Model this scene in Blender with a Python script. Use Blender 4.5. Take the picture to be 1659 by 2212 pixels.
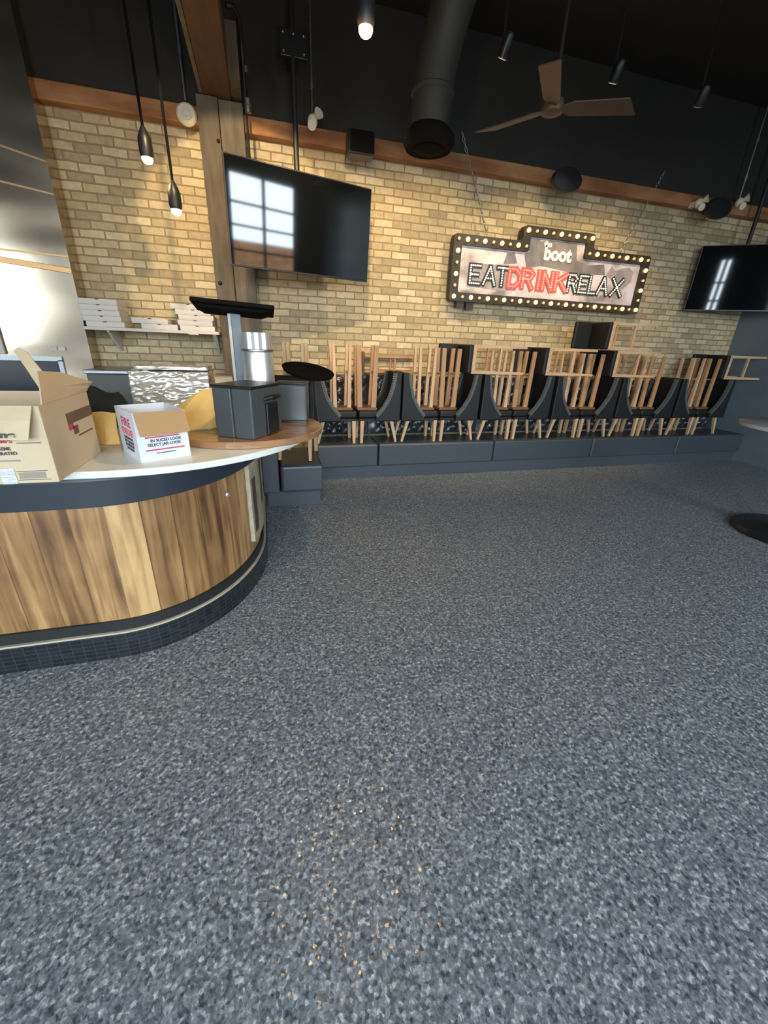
import bpy, bmesh, math, random
from mathutils import Matrix, Vector, Euler, noise as mnoise
PI = math.pi
R = math.radians
random.seed(7)
scene = bpy.context.scene
col = scene.collection
for o in list(bpy.data.objects):
    bpy.data.objects.remove(o)

# ------------------------------------------------------------------ camera
cam = bpy.data.cameras.new('camera')
cam.sensor_fit = 'VERTICAL'
cam.sensor_height = 24.0
cam.lens = 868.0 / 2212.0 * 24.0
cam.clip_start = 0.02
camo = bpy.data.objects.new('camera', cam)
col.objects.link(camo)
yaw, pitch, roll = R(16.42), R(22.87), R(-2.38)
fwd = Vector((math.sin(yaw) * math.cos(pitch), math.cos(yaw) * math.cos(pitch), -math.sin(pitch)))
rgt = Vector((math.cos(yaw), -math.sin(yaw), 0))
dwn = fwd.cross(rgt)
r2 = math.cos(roll) * rgt + math.sin(roll) * dwn
d2 = -math.sin(roll) * rgt + math.cos(roll) * dwn
m = Matrix((r2, -d2, -fwd)).transposed().to_4x4()
m.translation = Vector((0, 0, 1.6))
camo.matrix_world = m
scene.camera = camo

# ------------------------------------------------------------------ light and exposure
scene.view_settings.view_transform = 'Standard'
scene.view_settings.look = 'None'
scene.view_settings.gamma = 1.0
scene.view_settings.use_curve_mapping = False
scene.view_settings.exposure = 0.0
scene.cycles.max_bounces = 8
scene.cycles.sample_clamp_indirect = 6.0

SKY = 17.0
W = bpy.data.worlds.new('world')
scene.world = W
W.use_nodes = True
wn = W.node_tree.nodes
wl = W.node_tree.links
wn.clear()
wo = wn.new('ShaderNodeOutputWorld')
wb = wn.new('ShaderNodeBackground')
wb.inputs[0].default_value = (0.78, 0.90, 1.0, 1)
wb.inputs[1].default_value = SKY
wl.new(wb.outputs[0], wo.inputs[0])

WIN = [(-8.2, -4.4, 0.7, 3.5), (-3.6, -1.2, 0.7, 3.7), (-0.8, 1.6, 0.7, 3.7), (2.75, 3.15, 0.2, 3.4), (4.4, 6.6, 0.9, 4.2)]  # x0,x1,z0,z1 in the front wall; leftmost added to brighten the hood
FRONT_Y = -4.0
for i, (x0, x1, z0, z1) in enumerate(WIN):
    L = bpy.data.lights.new('window_portal', 'AREA')
    L.shape = 'RECTANGLE'
    L.size = x1 - x0
    L.size_y = z1 - z0
    L.cycles.is_portal = True
    lo = bpy.data.objects.new('window_portal', L)
    lo.location = ((x0 + x1) / 2, FRONT_Y - 0.05, (z0 + z1) / 2)
    lo.rotation_euler = (R(90), 0, 0)
    col.objects.link(lo)

def spot(loc, target, power, size, blend, color=(1.0, 0.72, 0.40), rad=0.04):
    L = bpy.data.lights.new('spot_light', 'SPOT')
    L.energy = power
    L.color = color
    L.spot_size = R(size)
    L.spot_blend = blend
    L.shadow_soft_size = rad
    o = bpy.data.objects.new('spot_light', L)
    o.location = loc
    d = Vector(target) - Vector(loc)
    o.rotation_euler = d.to_track_quat('-Z', 'Y').to_euler()
    col.objects.link(o)
    return o

SPOTS = [  # lamp position, aim, watts, cone, blend
    ((-0.40, 3.50, 3.62), (-0.02, 5.45, 2.35), 170, 63, 0.18),  # cone shaped so its edge stands for the shade at the brick's left
    ((0.78, 3.50, 3.45), (0.85, 5.45, 2.0), 170, 80, 0.6),
    ((2.02, 4.00, 3.71), (1.9, 5.45, 1.9), 110, 90, 0.7),
    ((3.11, 4.00, 3.73), (3.3, 5.45, 1.7), 130, 90, 0.7),
    ((4.10, 4.00, 3.72), (4.5, 5.45, 1.9), 110, 80, 0.7),
]
for a in SPOTS:
    spot(*a)
spot((-5.5, -2.6, 4.4), (-5.5, -4.0, 3.9), 120, 110, 0.6)  # added unseen lamp, warms the front trim for the hood's reflection

# ------------------------------------------------------------------ helpers
def sock(n, name):
    return n.inputs[name]

def mat(name, base=(0.5, 0.5, 0.5), rough=0.5, metal=0.0, spec=0.5, var=None, vscale=8.0, vstretch=(1, 1, 1),
        bump=0.0, bscale=40.0, bstretch=(1, 1, 1), emit=None, estr=0.0, coat=0.0, detail=4.0, rvar=0.0):
    """principled material; var = second colour mixed in by noise in object space"""
    M = bpy.data.materials.new(name)
    M.use_nodes = True
    nt = M.node_tree
    b = nt.nodes['Principled BSDF']
    b.inputs['Base Color'].default_value = (*base, 1)
    b.inputs['Roughness'].default_value = rough
    b.inputs['Metallic'].default_value = metal
    b.inputs['Specular IOR Level'].default_value = spec
    b.inputs['Coat Weight'].default_value = coat
    if emit:
        b.inputs['Emission Color'].default_value = (*emit, 1)
        b.inputs['Emission Strength'].default_value = estr
    if var or bump or rvar:
        tc = nt.nodes.new('ShaderNodeTexCoord')
        def noise(scale, st, det):
            mp = nt.nodes.new('ShaderNodeMapping')
            mp.inputs['Scale'].default_value = st
            nt.links.new(tc.outputs['Object'], mp.inputs[0])
            n = nt.nodes.new('ShaderNodeTexNoise')
            n.inputs['Scale'].default_value = scale
            n.inputs['Detail'].default_value = det
            nt.links.new(mp.outputs[0], n.inputs['Vector'])
            return n
        if var or rvar:
            n = noise(vscale, vstretch, detail)
            rp = nt.nodes.new('ShaderNodeValToRGB')
            rp.color_ramp.elements[0].position = 0.35
            rp.color_ramp.elements[1].position = 0.65
            c1 = var or base
            rp.color_ramp.elements[0].color = (*base, 1)
            rp.color_ramp.elements[1].color = (*c1, 1)
            nt.links.new(n.outputs[0], rp.inputs[0])
            if var:
                nt.links.new(rp.outputs[0], b.inputs['Base Color'])
            if rvar:
                mr = nt.nodes.new('ShaderNodeMapRange')
                mr.inputs['To Min'].default_value = max(0.02, rough - rvar)
                mr.inputs['To Max'].default_value = rough + rvar
                nt.links.new(n.outputs[0], mr.inputs[0])
                nt.links.new(mr.outputs[0], b.inputs['Roughness'])
        if bump:
            n2 = noise(bscale, bstretch, 3.0)
            bp = nt.nodes.new('ShaderNodeBump')
            bp.inputs['Strength'].default_value = bump
            bp.inputs['Distance'].default_value = 0.02
            nt.links.new(n2.outputs[0], bp.inputs['Height'])
            nt.links.new(bp.outputs[0], b.inputs['Normal'])
    return M

class MB:
    """collects shapes, then links them as ONE mesh object"""
    def __init__(self):
        self.v, self.f, self.s, self.uv = [], [], [], {}
    def add(self, vs, fs, smooth=False, mtx=None):
        b = len(self.v)
        self.v += [tuple((mtx @ Vector(p)) if mtx else p) for p in vs]
        for f in fs:
            self.f.append(tuple(b + i for i in f))
            self.s.append(smooth)
        return self
    def box(self, lo, hi, mtx=None):
        (a, b, c), (d, e, f) = lo, hi
        vs = [(a, b, c), (d, b, c), (d, e, c), (a, e, c), (a, b, f), (d, b, f), (d, e, f), (a, e, f)]
        fs = [(0, 3, 2, 1), (4, 5, 6, 7), (0, 1, 5, 4), (1, 2, 6, 5), (2, 3, 7, 6), (3, 0, 4, 7)]
        return self.add(vs, fs, False, mtx)
    def bar(self, p0, p1, w0, w1=None, up=(0, 0, 1), d0=None, d1=None):
        """square bar from p0 to p1, tapering"""
        w1 = w0 if w1 is None else w1
        d0 = w0 if d0 is None else d0
        d1 = (w1 if d0 == w0 else d0) if d1 is None else d1
        p0, p1 = Vector(p0), Vector(p1)
        t = (p1 - p0).normalized()
        u = Vector(up)
        if abs(t.dot(u)) > 0.95:
            u = Vector((1, 0, 0))
        a = t.cross(u).normalized()
        b = a.cross(t).normalized()
        vs = []
        for p, w, d in ((p0, w0, d0), (p1, w1, d1)):
            for sx, sy in ((-1, -1), (1, -1), (1, 1), (-1, 1)):
                vs.append(tuple(p + a * sx * w / 2 + b * sy * d / 2))
        fs = [(0, 3, 2, 1), (4, 5, 6, 7), (0, 1, 5, 4), (1, 2, 6, 5), (2, 3, 7, 6), (3, 0, 4, 7)]
        return self.add(vs, fs)
    def tube(self, pts, r, n=12, cap=True):
        pts = [Vector(p) for p in pts]
        rs = r if isinstance(r, (list, tuple)) else [r] * len(pts)
        vs, fs = [], []
        prev = None
        for i, p in enumerate(pts):
            t = (pts[min(i + 1, len(pts) - 1)] - pts[max(i - 1, 0)]).normalized()
            if prev is None:
                u = Vector((0, 0, 1)) if abs(t.z) < 0.9 else Vector((1, 0, 0))
                a = t.cross(u).normalized()
            else:
                a = (prev - t * prev.dot(t)).normalized()
            prev = a
            b = t.cross(a)
            for k in range(n):
                q = 2 * PI * k / n
                vs.append(tuple(p + (a * math.cos(q) + b * math.sin(q)) * rs[i]))
        for i in range(len(pts) - 1):
            for k in range(n):
                k2 = (k + 1) % n
                fs.append((i * n + k, i * n + k2, (i + 1) * n + k2, (i + 1) * n + k))
        self.add(vs, fs, True)
        if cap:
            b = len(self.v) - len(vs)
            self.f.append(tuple(b + k for k in range(n))[::-1]); self.s.append(False)
            self.f.append(tuple(b + (len(pts) - 1) * n + k for k in range(n))); self.s.append(False)
        return self
    def lathe(self, prof, c=(0, 0, 0), n=32, mtx=None, smooth=True):
        """prof: (r, z) from bottom to top, round a vertical axis through c"""
        vs, fs = [], []
        for r, z in prof:
            for k in range(n):
                q = 2 * PI * k / n
                vs.append((c[0] + r * math.cos(q), c[1] + r * math.sin(q), c[2] + z))
        for i in range(len(prof) - 1):
            for k in range(n):
                k2 = (k + 1) % n
                fs.append((i * n + k, i * n + k2, (i + 1) * n + k2, (i + 1) * n + k))
        if prof[0][0] > 1e-4:
            fs.append(tuple(range(n))[::-1])
        if prof[-1][0] > 1e-4:
            fs.append(tuple((len(prof) - 1) * n + k for k in range(n)))
        return self.add(vs, fs, smooth, mtx)
    def prism(self, poly, d0, d1, axis='Y', mtx=None):
        """poly: 2D outline; axis Y: (x,z) extruded in y; Z: (x,y) in z; X: (y,z) in x"""
        def P(p, d):
            return {'Y': (p[0], d, p[1]), 'Z': (p[0], p[1], d), 'X': (d, p[0], p[1])}[axis]
        n = len(poly)
        vs = [P(p, d0) for p in poly] + [P(p, d1) for p in poly]
        fs = [tuple(range(n))[::-1], tuple(range(n, 2 * n))]
        for i in range(n):
            j = (i + 1) % n
            fs.append((i, j, n + j, n + i))
        return self.add(vs, fs, False, mtx)
    def dome(self, c, r, nrm=(0, 0, 1), n=8, rings=3, flat=1.0):
        q = Vector(nrm).to_track_quat('Z', 'Y').to_matrix().to_4x4()
        mtx = Matrix.Translation(Vector(c)) @ q
        prof = [(r * math.cos(i * PI / 2 / rings), flat * r * math.sin(i * PI / 2 / rings)) for i in range(rings + 1)]
        return self.lathe(prof, n=n, mtx=mtx)
    def ball(self, c, r, n=12, rings=8, sc=(1, 1, 1)):
        prof = [(r * math.sin(PI * i / rings), -r * math.cos(PI * i / rings)) for i in range(rings + 1)]
        return self.lathe(prof, n=n, mtx=Matrix.Translation(Vector(c)) @ Matrix.Diagonal((*sc, 1)))
    def strip(self, pts, z0, z1, th):
        """upright band of thickness th along a plan curve, with uv = (arc length, height)"""
        n = len(pts)
        nr = []
        for i in range(n):
            a, b = Vector(pts[max(i - 1, 0)]), Vector(pts[min(i + 1, n - 1)])
            t = (b - a).normalized()
            nr.append(Vector((t.y, -t.x)))
        s, acc = [0.0], 0.0
        for i in range(1, n):
            acc += (Vector(pts[i]) - Vector(pts[i - 1])).length
            s.append(acc)
        base = len(self.v)
        for i in range(n):
            p, q = Vector(pts[i]), Vector(pts[i]) - nr[i] * th
            self.v += [(p.x, p.y, z0), (p.x, p.y, z1), (q.x, q.y, z0), (q.x, q.y, z1)]
        for i in range(n - 1):
            a, b = base + 4 * i, base + 4 * (i + 1)
            for f, sm in (((a, b, b + 1, a + 1), True), ((b + 2, a + 2, a + 3, b + 3), True), ((a + 1, b + 1, b + 3, a + 3), False), ((b, a, a + 2, b + 2), False)):
                if f == (a, b, b + 1, a + 1):
                    self.uv[len(self.f)] = [(s[i], z0), (s[i + 1], z0), (s[i + 1], z1), (s[i], z1)]
                self.f.append(f); self.s.append(sm)
        e = base + 4 * (n - 1)
        self.f += [(base, base + 1, base + 3, base + 2), (e + 1, e, e + 2, e + 3)]
        self.s += [False, False]
        return self
    def mesh(self, name):
        me = bpy.data.meshes.new(name)
        me.from_pydata(self.v, [], self.f)
        me.polygons.foreach_set('use_smooth', self.s)
        if self.uv:
            uvl = me.uv_layers.new(name='UVMap')
            for fi, uvs in self.uv.items():
                p = me.polygons[fi]
                for k, li in enumerate(p.loop_indices):
                    uvl.data[li].uv = uvs[k]
        me.update()
        if any(self.s):
            me.set_sharp_from_angle(angle=R(38))
        return me

def put(name, me, material, parent=None, world=True, bevel=0.0, seg=2, label=None):
    o = bpy.data.objects.new(name, me)
    if material is not None and not me.materials:
        me.materials.append(material)
    col.objects.link(o)
    if parent is not None:
        o.parent = parent
        if world:
            o.matrix_parent_inverse = WM[parent.name].inverted()
    if bevel:
        b = o.modifiers.new('bevel', 'BEVEL')
        b.width = bevel
        b.segments = seg
        b.limit_method = 'ANGLE'
        b.angle_limit = R(40)
    if label:
        o['label'] = label
    WM[o.name] = (WM[parent.name] if parent is not None and not world else Matrix()).copy()
    return o

WM = {}
def obj(name, mb, material, parent=None, **k):
    return put(name, mb.mesh(name), material, parent, **k)

def tag(o, label=None, cat=None, group=None, kind=None):
    if label: o['label'] = label
    if cat: o['category'] = cat
    if group: o['group'] = group
    if kind: o['kind'] = kind
    return o

def thing(name, label, cat, loc=(0, 0, 0), rot=(0, 0, 0), group=None):
    o = bpy.data.objects.new(name, None)
    o.empty_display_size = 0.1
    col.objects.link(o)
    o.location = loc
    o.rotation_euler = rot
    WM[o.name] = Matrix.Translation(Vector(loc)) @ Euler(rot).to_matrix().to_4x4()
    return tag(o, label, cat, group)

def struct(name, mb, material, **k):
    o = obj(name, mb, material, **k)
    o['kind'] = 'structure'
    return o

def dup(root, label, mtx, group=None):
    """copy of a thing with copies of its parts and sub-parts"""
    r = root.copy()
    col.objects.link(r)
    r.matrix_world = mtx
    r['label'] = label
    if group: r['group'] = group
    for ch in list(root.children):
        c = ch.copy()
        col.objects.link(c)
        c.parent = r
        for g in list(ch.children):
            d = g.copy()
            col.objects.link(d)
            d.parent = c
    return r

def text_mesh(s, size, depth=0.002, offset=0.0, align='CENTER'):
    cu = bpy.data.curves.new('text', 'FONT')
    cu.body = s
    cu.size = size
    cu.extrude = depth
    cu.offset = offset
    cu.align_x = align
    t = bpy.data.objects.new('text', cu)
    col.objects.link(t)
    dg = bpy.context.evaluated_depsgraph_get()
    dg.update()
    me = bpy.data.meshes.new_from_object(t.evaluated_get(dg))
    bpy.data.objects.remove(t)
    return me

def text(name, s, size, mtx, material, parent, depth=0.002, offset=0.0, xs=1.0):
    me = text_mesh(s, size, depth, offset)
    me.transform(mtx @ Matrix.Diagonal((xs, 1, 1, 1)))
    me.materials.clear()
    return put(name, me, material, parent)
UPRIGHT = Matrix.Rotation(R(90), 4, 'X')     # text plane to the xz plane, facing -y

# ------------------------------------------------------------------ materials
def nodes(name):
    M = bpy.data.materials.new(name)
    M.use_nodes = True
    nt = M.node_tree
    return M, nt, nt.nodes['Principled BSDF'], nt.nodes.new, nt.links.new

def brick_material():
    M, nt, b, N, Lk = nodes('pale_brick')
    tc = N('ShaderNodeTexCoord')
    sp = N('ShaderNodeSeparateXYZ')
    cb = N('ShaderNodeCombineXYZ')
    Lk(tc.outputs['Object'], sp.inputs[0])
    # slight unevenness of the courses
    nz = N('ShaderNodeTexNoise'); nz.inputs['Scale'].default_value = 6.0
    Lk(tc.outputs['Object'], nz.inputs['Vector'])
    ad = N('ShaderNodeMath'); ad.operation = 'MULTIPLY_ADD'
    ad.inputs[1].default_value = 0.016
    Lk(nz.outputs[0], ad.inputs[0]); Lk(sp.outputs['Z'], ad.inputs[2])
    ad2 = N('ShaderNodeMath'); ad2.operation = 'MULTIPLY_ADD'
    ad2.inputs[1].default_value = 0.02
    Lk(nz.outputs[0], ad2.inputs[0]); Lk(sp.outputs['X'], ad2.inputs[2])
    Lk(ad2.outputs[0], cb.inputs['X']); Lk(ad.outputs[0], cb.inputs['Y'])
    br = N('ShaderNodeTexBrick')
    br.inputs['Scale'].default_value = 1.0
    br.inputs['Brick Width'].default_value = 0.225
    br.inputs['Row Height'].default_value = 0.077
    br.inputs['Mortar Size'].default_value = 0.008
    br.inputs['Mortar Smooth'].default_value = 0.35
    br.inputs['Color1'].default_value = (0, 0, 0, 1)
    br.inputs['Color2'].default_value = (1, 1, 1, 1)
    br.inputs['Mortar'].default_value = (0.5, 0.5, 0.5, 1)
    Lk(cb.outputs[0], br.inputs['Vector'])
    rp = N('ShaderNodeValToRGB')
    e = rp.color_ramp.elements
    e[0].position, e[0].color = 0.0, (0.36, 0.29, 0.17, 1)
    e[1].position, e[1].color = 1.0, (0.66, 0.55, 0.35, 1)
    for p, c in ((0.25, (0.46, 0.37, 0.215, 1)), (0.5, (0.54, 0.435, 0.25, 1)), (0.75, (0.59, 0.48, 0.29, 1))):
        x = rp.color_ramp.elements.new(p); x.color = c
    Lk(br.outputs['Color'], rp.inputs[0])
    st = N('ShaderNodeTexNoise'); st.inputs['Scale'].default_value = 18.0; st.inputs['Detail'].default_value = 6
    Lk(tc.outputs['Object'], st.inputs['Vector'])
    sr = N('ShaderNodeMapRange'); sr.inputs['To Min'].default_value = 0.62; sr.inputs['To Max'].default_value = 1.25
    Lk(st.outputs[0], sr.inputs[0])
    mx = N('ShaderNodeMix'); mx.data_type = 'RGBA'; mx.blend_type = 'MULTIPLY'; mx.inputs['Factor'].default_value = 1.0
    Lk(rp.outputs[0], mx.inputs['A']); Lk(sr.outputs[0], mx.inputs['B'])
    mo = N('ShaderNodeMix'); mo.data_type = 'RGBA'
    mo.inputs['B'].default_value = (0.27, 0.215, 0.125, 1)
    Lk(br.outputs['Fac'], mo.inputs['Factor']); Lk(mx.outputs['Result'], mo.inputs['A'])
    Lk(mo.outputs['Result'], b.inputs['Base Color'])
    b.inputs['Roughness'].default_value = 0.85
    inv = N('ShaderNodeMath'); inv.operation = 'SUBTRACT'; inv.inputs[0].default_value = 1.0
    Lk(br.outputs['Fac'], inv.inputs[1])
    hs = N('ShaderNodeMath'); hs.operation = 'MULTIPLY_ADD'; hs.inputs[1].default_value = 0.5
    Lk(st.outputs[0], hs.inputs[0]); Lk(inv.outputs[0], hs.inputs[2])
    bp = N('ShaderNodeBump'); bp.inputs['Strength'].default_value = 0.6; bp.inputs['Distance'].default_value = 0.012
    Lk(hs.outputs[0], bp.inputs['Height']); Lk(bp.outputs[0], b.inputs['Normal'])
    return M

def floor_material():
    M, nt, b, N, Lk = nodes('speckled_floor')
    tc = N('ShaderNodeTexCoord')
    n = N('ShaderNodeTexNoise'); n.inputs['Scale'].default_value = 60.0; n.inputs['Detail'].default_value = 3.0; n.inputs['Roughness'].default_value = 0.65
    Lk(tc.outputs['Object'], n.inputs['Vector'])
    v = N('ShaderNodeTexVoronoi'); v.inputs['Scale'].default_value = 95.0
    Lk(tc.outputs['Object'], v.inputs['Vector'])
    sp = N('ShaderNodeSeparateColor'); Lk(v.outputs['Color'], sp.inputs[0])
    mixv = N('ShaderNodeMath'); mixv.operation = 'MULTIPLY_ADD'; mixv.inputs[1].default_value = 0.42
    Lk(sp.outputs[0], mixv.inputs[0])
    ms = N('ShaderNodeMath'); ms.operation = 'MULTIPLY_ADD'; ms.inputs[1].default_value = 1.15; ms.inputs[2].default_value = -0.29
    Lk(n.outputs[0], ms.inputs[0]); Lk(ms.outputs[0], mixv.inputs[2])
    rp = N('ShaderNodeValToRGB')
    e = rp.color_ramp.elements
    e[0].position, e[0].color = 0.18, (0.052, 0.066, 0.082, 1)
    e[1].position, e[1].color = 0.86, (0.62, 0.655, 0.68, 1)
    x = e.new(0.42); x.color = (0.150, 0.182, 0.212, 1)
    x = e.new(0.62); x.color = (0.25, 0.28, 0.31, 1)
    Lk(mixv.outputs[0], rp.inputs[0])
    Lk(rp.outputs[0], b.inputs['Base Color'])
    # glossy flakes, each lying at its own slight angle
    v2 = N('ShaderNodeTexVoronoi'); v2.inputs['Scale'].default_value = 130.0
    Lk(tc.outputs['Object'], v2.inputs['Vector'])
    s2 = N('ShaderNodeSeparateColor'); Lk(v2.outputs['Color'], s2.inputs[0])
    rr = N('ShaderNodeMapRange'); rr.inputs['From Min'].default_value = 0.68; rr.inputs['From Max'].default_value = 0.80
    rr.inputs['To Min'].default_value = 0.50; rr.inputs['To Max'].default_value = 0.19
    Lk(s2.outputs[2], rr.inputs[0]); Lk(rr.outputs[0], b.inputs['Roughness'])
    bp = N('ShaderNodeBump'); bp.inputs['Strength'].default_value = 0.2; bp.inputs['Distance'].default_value = 0.002
    Lk(mixv.outputs[0], bp.inputs['Height'])
    tl = N('ShaderNodeVectorMath'); tl.operation = 'SUBTRACT'; tl.inputs[1].default_value = (0.5, 0.5, 0.5)
    Lk(v2.outputs['Color'], tl.inputs[0])
    t2 = N('ShaderNodeVectorMath'); t2.operation = 'MULTIPLY'; t2.inputs[1].default_value = (0.22, 0.22, 0.0)
    Lk(tl.outputs[0], t2.inputs[0])
    t3 = N('ShaderNodeVectorMath'); t3.operation = 'ADD'
    Lk(bp.outputs[0], t3.inputs[0]); Lk(t2.outputs[0], t3.inputs[1])
    t4 = N('ShaderNodeVectorMath'); t4.operation = 'NORMALIZE'
    Lk(t3.outputs[0], t4.inputs[0]); Lk(t4.outputs[0], b.inputs['Normal'])
    return M

def plank_material(name, w, c_lo, c_mid, c_hi, rough=0.5, uv=True):
    """upright boards of width w; grain along v"""
    M, nt, b, N, Lk = nodes(name)
    tc = N('ShaderNodeTexCoord')
    sp = N('ShaderNodeSeparateXYZ')
    Lk(tc.outputs['UV' if uv else 'Object'], sp.inputs[0])
    dv = N('ShaderNodeMath'); dv.operation = 'DIVIDE'; dv.inputs[1].default_value = w
    Lk(sp.outputs[0], dv.inputs[0])
    fl = N('ShaderNodeMath'); fl.operation = 'FLOOR'; Lk(dv.outputs[0], fl.inputs[0])
    fr = N('ShaderNodeMath'); fr.operation = 'FRACT'; Lk(dv.outputs[0], fr.inputs[0])
    wnz = N('ShaderNodeTexWhiteNoise'); wnz.noise_dimensions = '1D'; Lk(fl.outputs[0], wnz.inputs['W'])
    mp = N('ShaderNodeMapping'); mp.inputs['Scale'].default_value = (16, 1.1, 1)
    Lk(tc.outputs['UV' if uv else 'Object'], mp.inputs[0])
    ofs = N('ShaderNodeVectorMath'); ofs.operation = 'ADD'
    Lk(mp.outputs[0], ofs.inputs[0]); Lk(wnz.outputs['Color'], ofs.inputs[1])
    n = N('ShaderNodeTexNoise'); n.inputs['Scale'].default_value = 1.6; n.inputs['Detail'].default_value = 6; n.inputs['Distortion'].default_value = 0.6
    Lk(ofs.outputs[0], n.inputs['Vector'])
    kn = N('ShaderNodeTexNoise'); kn.inputs['Scale'].default_value = 5.0; kn.inputs['Detail'].default_value = 2
    Lk(tc.outputs['UV' if uv else 'Object'], kn.inputs['Vector'])
    ad = N('ShaderNodeMath'); ad.operation = 'MULTIPLY_ADD'; ad.inputs[1].default_value = 0.5
    Lk(wnz.outputs['Value'], ad.inputs[0])
    a2 = N('ShaderNodeMath'); a2.operation = 'MULTIPLY_ADD'; a2.inputs[1].default_value = 0.85; a2.inputs[2].default_value = -0.27
    Lk(n.outputs[0], a2.inputs[0])
    a3 = N('ShaderNodeMath'); a3.operation = 'MULTIPLY_ADD'; a3.inputs[1].default_value = 0.22
    Lk(kn.outputs[0], a3.inputs[0]); Lk(a2.outputs[0], a3.inputs[2])
    Lk(a3.outputs[0], ad.inputs[2])
    rp = N('ShaderNodeValToRGB')
    e = rp.color_ramp.elements
    e[0].position, e[0].color = 0.22, (*c_lo, 1)
    e[1].position, e[1].color = 0.74, (*c_hi, 1)
    x = e.new(0.48); x.color = (*c_mid, 1)
    Lk(ad.outputs[0], rp.inputs[0])
    # dark seams
    mn = N('ShaderNodeMath'); mn.operation = 'COMPARE'; mn.inputs[1].default_value = 0.0; mn.inputs[2].default_value = 0.03
    Lk(fr.outputs[0], mn.inputs[0])
    sm = N('ShaderNodeMath'); sm.operation = 'MULTIPLY'; sm.inputs[1].default_value = 0.55; Lk(mn.outputs[0], sm.inputs[0])
    mx = N('ShaderNodeMix'); mx.data_type = 'RGBA'; mx.inputs['B'].default_value = (c_lo[0] * 0.4, c_lo[1] * 0.4, c_lo[2] * 0.4, 1)
    Lk(sm.outputs[0], mx.inputs['Factor']); Lk(rp.outputs[0], mx.inputs['A'])
    Lk(mx.outputs['Result'], b.inputs['Base Color'])
    b.inputs['Roughness'].default_value = rough
    bp = N('ShaderNodeBump'); bp.inputs['Strength'].default_value = 0.25; bp.inputs['Distance'].default_value = 0.01
    Lk(n.outputs[0], bp.inputs['Height']); Lk(bp.outputs[0], b.inputs['Normal'])
    return M

def tile_material():
    M, nt, b, N, Lk = nodes('black_mosaic_tile')
    tc = N('ShaderNodeTexCoord')
    br = N('ShaderNodeTexBrick')
    br.offset = 0.0
    br.inputs['Scale'].default_value = 1.0
    br.inputs['Brick Width'].default_value = 0.05
    br.inputs['Row Height'].default_value = 0.024
    br.inputs['Mortar Size'].default_value = 0.0016
    br.inputs['Color1'].default_value = (0.010, 0.013, 0.016, 1)
    br.inputs['Color2'].default_value = (0.018, 0.023, 0.027, 1)
    br.inputs['Mortar'].default_value = (0.040, 0.046, 0.052, 1)
    Lk(tc.outputs['UV'], br.inputs['Vector'])
    Lk(br.outputs['Color'], b.inputs['Base Color'])
    b.inputs['Roughness'].default_value = 0.25
    return M

def steel_material():
    M, nt, b, N, Lk = nodes('brushed_steel')
    tc = N('ShaderNodeTexCoord')
    n = N('ShaderNodeTexNoise'); n.inputs['Scale'].default_value = 0.9; n.inputs['Detail'].default_value = 1.0
    mp = N('ShaderNodeMapping'); mp.inputs['Scale'].default_value = (0.7, 1, 2.2)
    Lk(tc.outputs['Object'], mp.inputs[0]); Lk(mp.outputs[0], n.inputs['Vector'])
    bp = N('ShaderNodeBump'); bp.inputs['Strength'].default_value = 0.14; bp.inputs['Distance'].default_value = 0.25
    Lk(n.outputs[0], bp.inputs['Height']); Lk(bp.outputs[0], b.inputs['Normal'])
    b.inputs['Base Color'].default_value = (0.47, 0.40, 0.30, 1)
    b.inputs['Metallic'].default_value = 1.0
    b.inputs['Roughness'].default_value = 0.22
    return M

def montage_material():
    """washed-out grey-pink photo print of the sign"""
    M, nt, b, N, Lk = nodes('sign_print')
    tc = N('ShaderNodeTexCoord')
    mp = N('ShaderNodeMapping'); mp.inputs['Scale'].default_value = (1.0, 1, 1.5)
    Lk(tc.outputs['Object'], mp.inputs[0])
    n = N('ShaderNodeTexNoise'); n.inputs['Scale'].default_value = 2.6; n.inputs['Detail'].default_value = 5; n.inputs['Distortion'].default_value = 0.4
    Lk(mp.outputs[0], n.inputs['Vector'])
    rp = N('ShaderNodeValToRGB')
    e = rp.color_ramp.elements
    e[0].position, e[0].color = 0.36, (0.26, 0.24, 0.24, 1)
    e[1].position, e[1].color = 0.62, (0.88, 0.76, 0.76, 1)
    x = e.new(0.47); x.color = (0.60, 0.53, 0.52, 1)
    Lk(n.outputs[0], rp.inputs[0])
    Lk(rp.outputs[0], b.inputs['Base Color'])
    b.inputs['Roughness'].default_value = 0.6
    return M

M_BRICK = brick_material()
M_FLOOR = floor_material()
M_COUNTERWOOD = plank_material('counter_planks', 0.145, (0.10, 0.045, 0.016), (0.33, 0.175, 0.068), (0.62, 0.39, 0.17), 0.45)
M_TILE = tile_material()
M_STEEL = steel_material()
M_PRINT = montage_material()
M_BLACKWALL = mat('black_painted_wall', (0.018, 0.0165, 0.013), 0.8, var=(0.022, 0.0205, 0.017), vscale=2)
M_CEIL = mat('black_ceiling', (0.009, 0.0075, 0.006), 0.9)
M_SLATE = mat('slate_wall', (0.12, 0.155, 0.18), 0.30, var=(0.15, 0.19, 0.215), vscale=1.2)
M_LEDGER = mat('orange_timber', (0.24, 0.092, 0.030), 0.7, var=(0.44, 0.22, 0.09), vscale=2.2, vstretch=(1, 2, 3), bump=0.3)
M_POST = mat('weathered_timber', (0.085, 0.068, 0.048), 0.8, var=(0.13, 0.105, 0.075), vscale=3, vstretch=(6, 4, 0.8), bump=0.4)
M_POST2 = mat('pale_weathered_timber', (0.155, 0.130, 0.090), 0.75, var=(0.10, 0.082, 0.058), vscale=3, vstretch=(6, 4, 0.8), bump=0.4)
M_BEAM = mat('dark_orange_timber', (0.078, 0.033, 0.013), 0.7, var=(0.105, 0.046, 0.02), vscale=3, vstretch=(6, 1, 4), bump=0.3)
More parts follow.
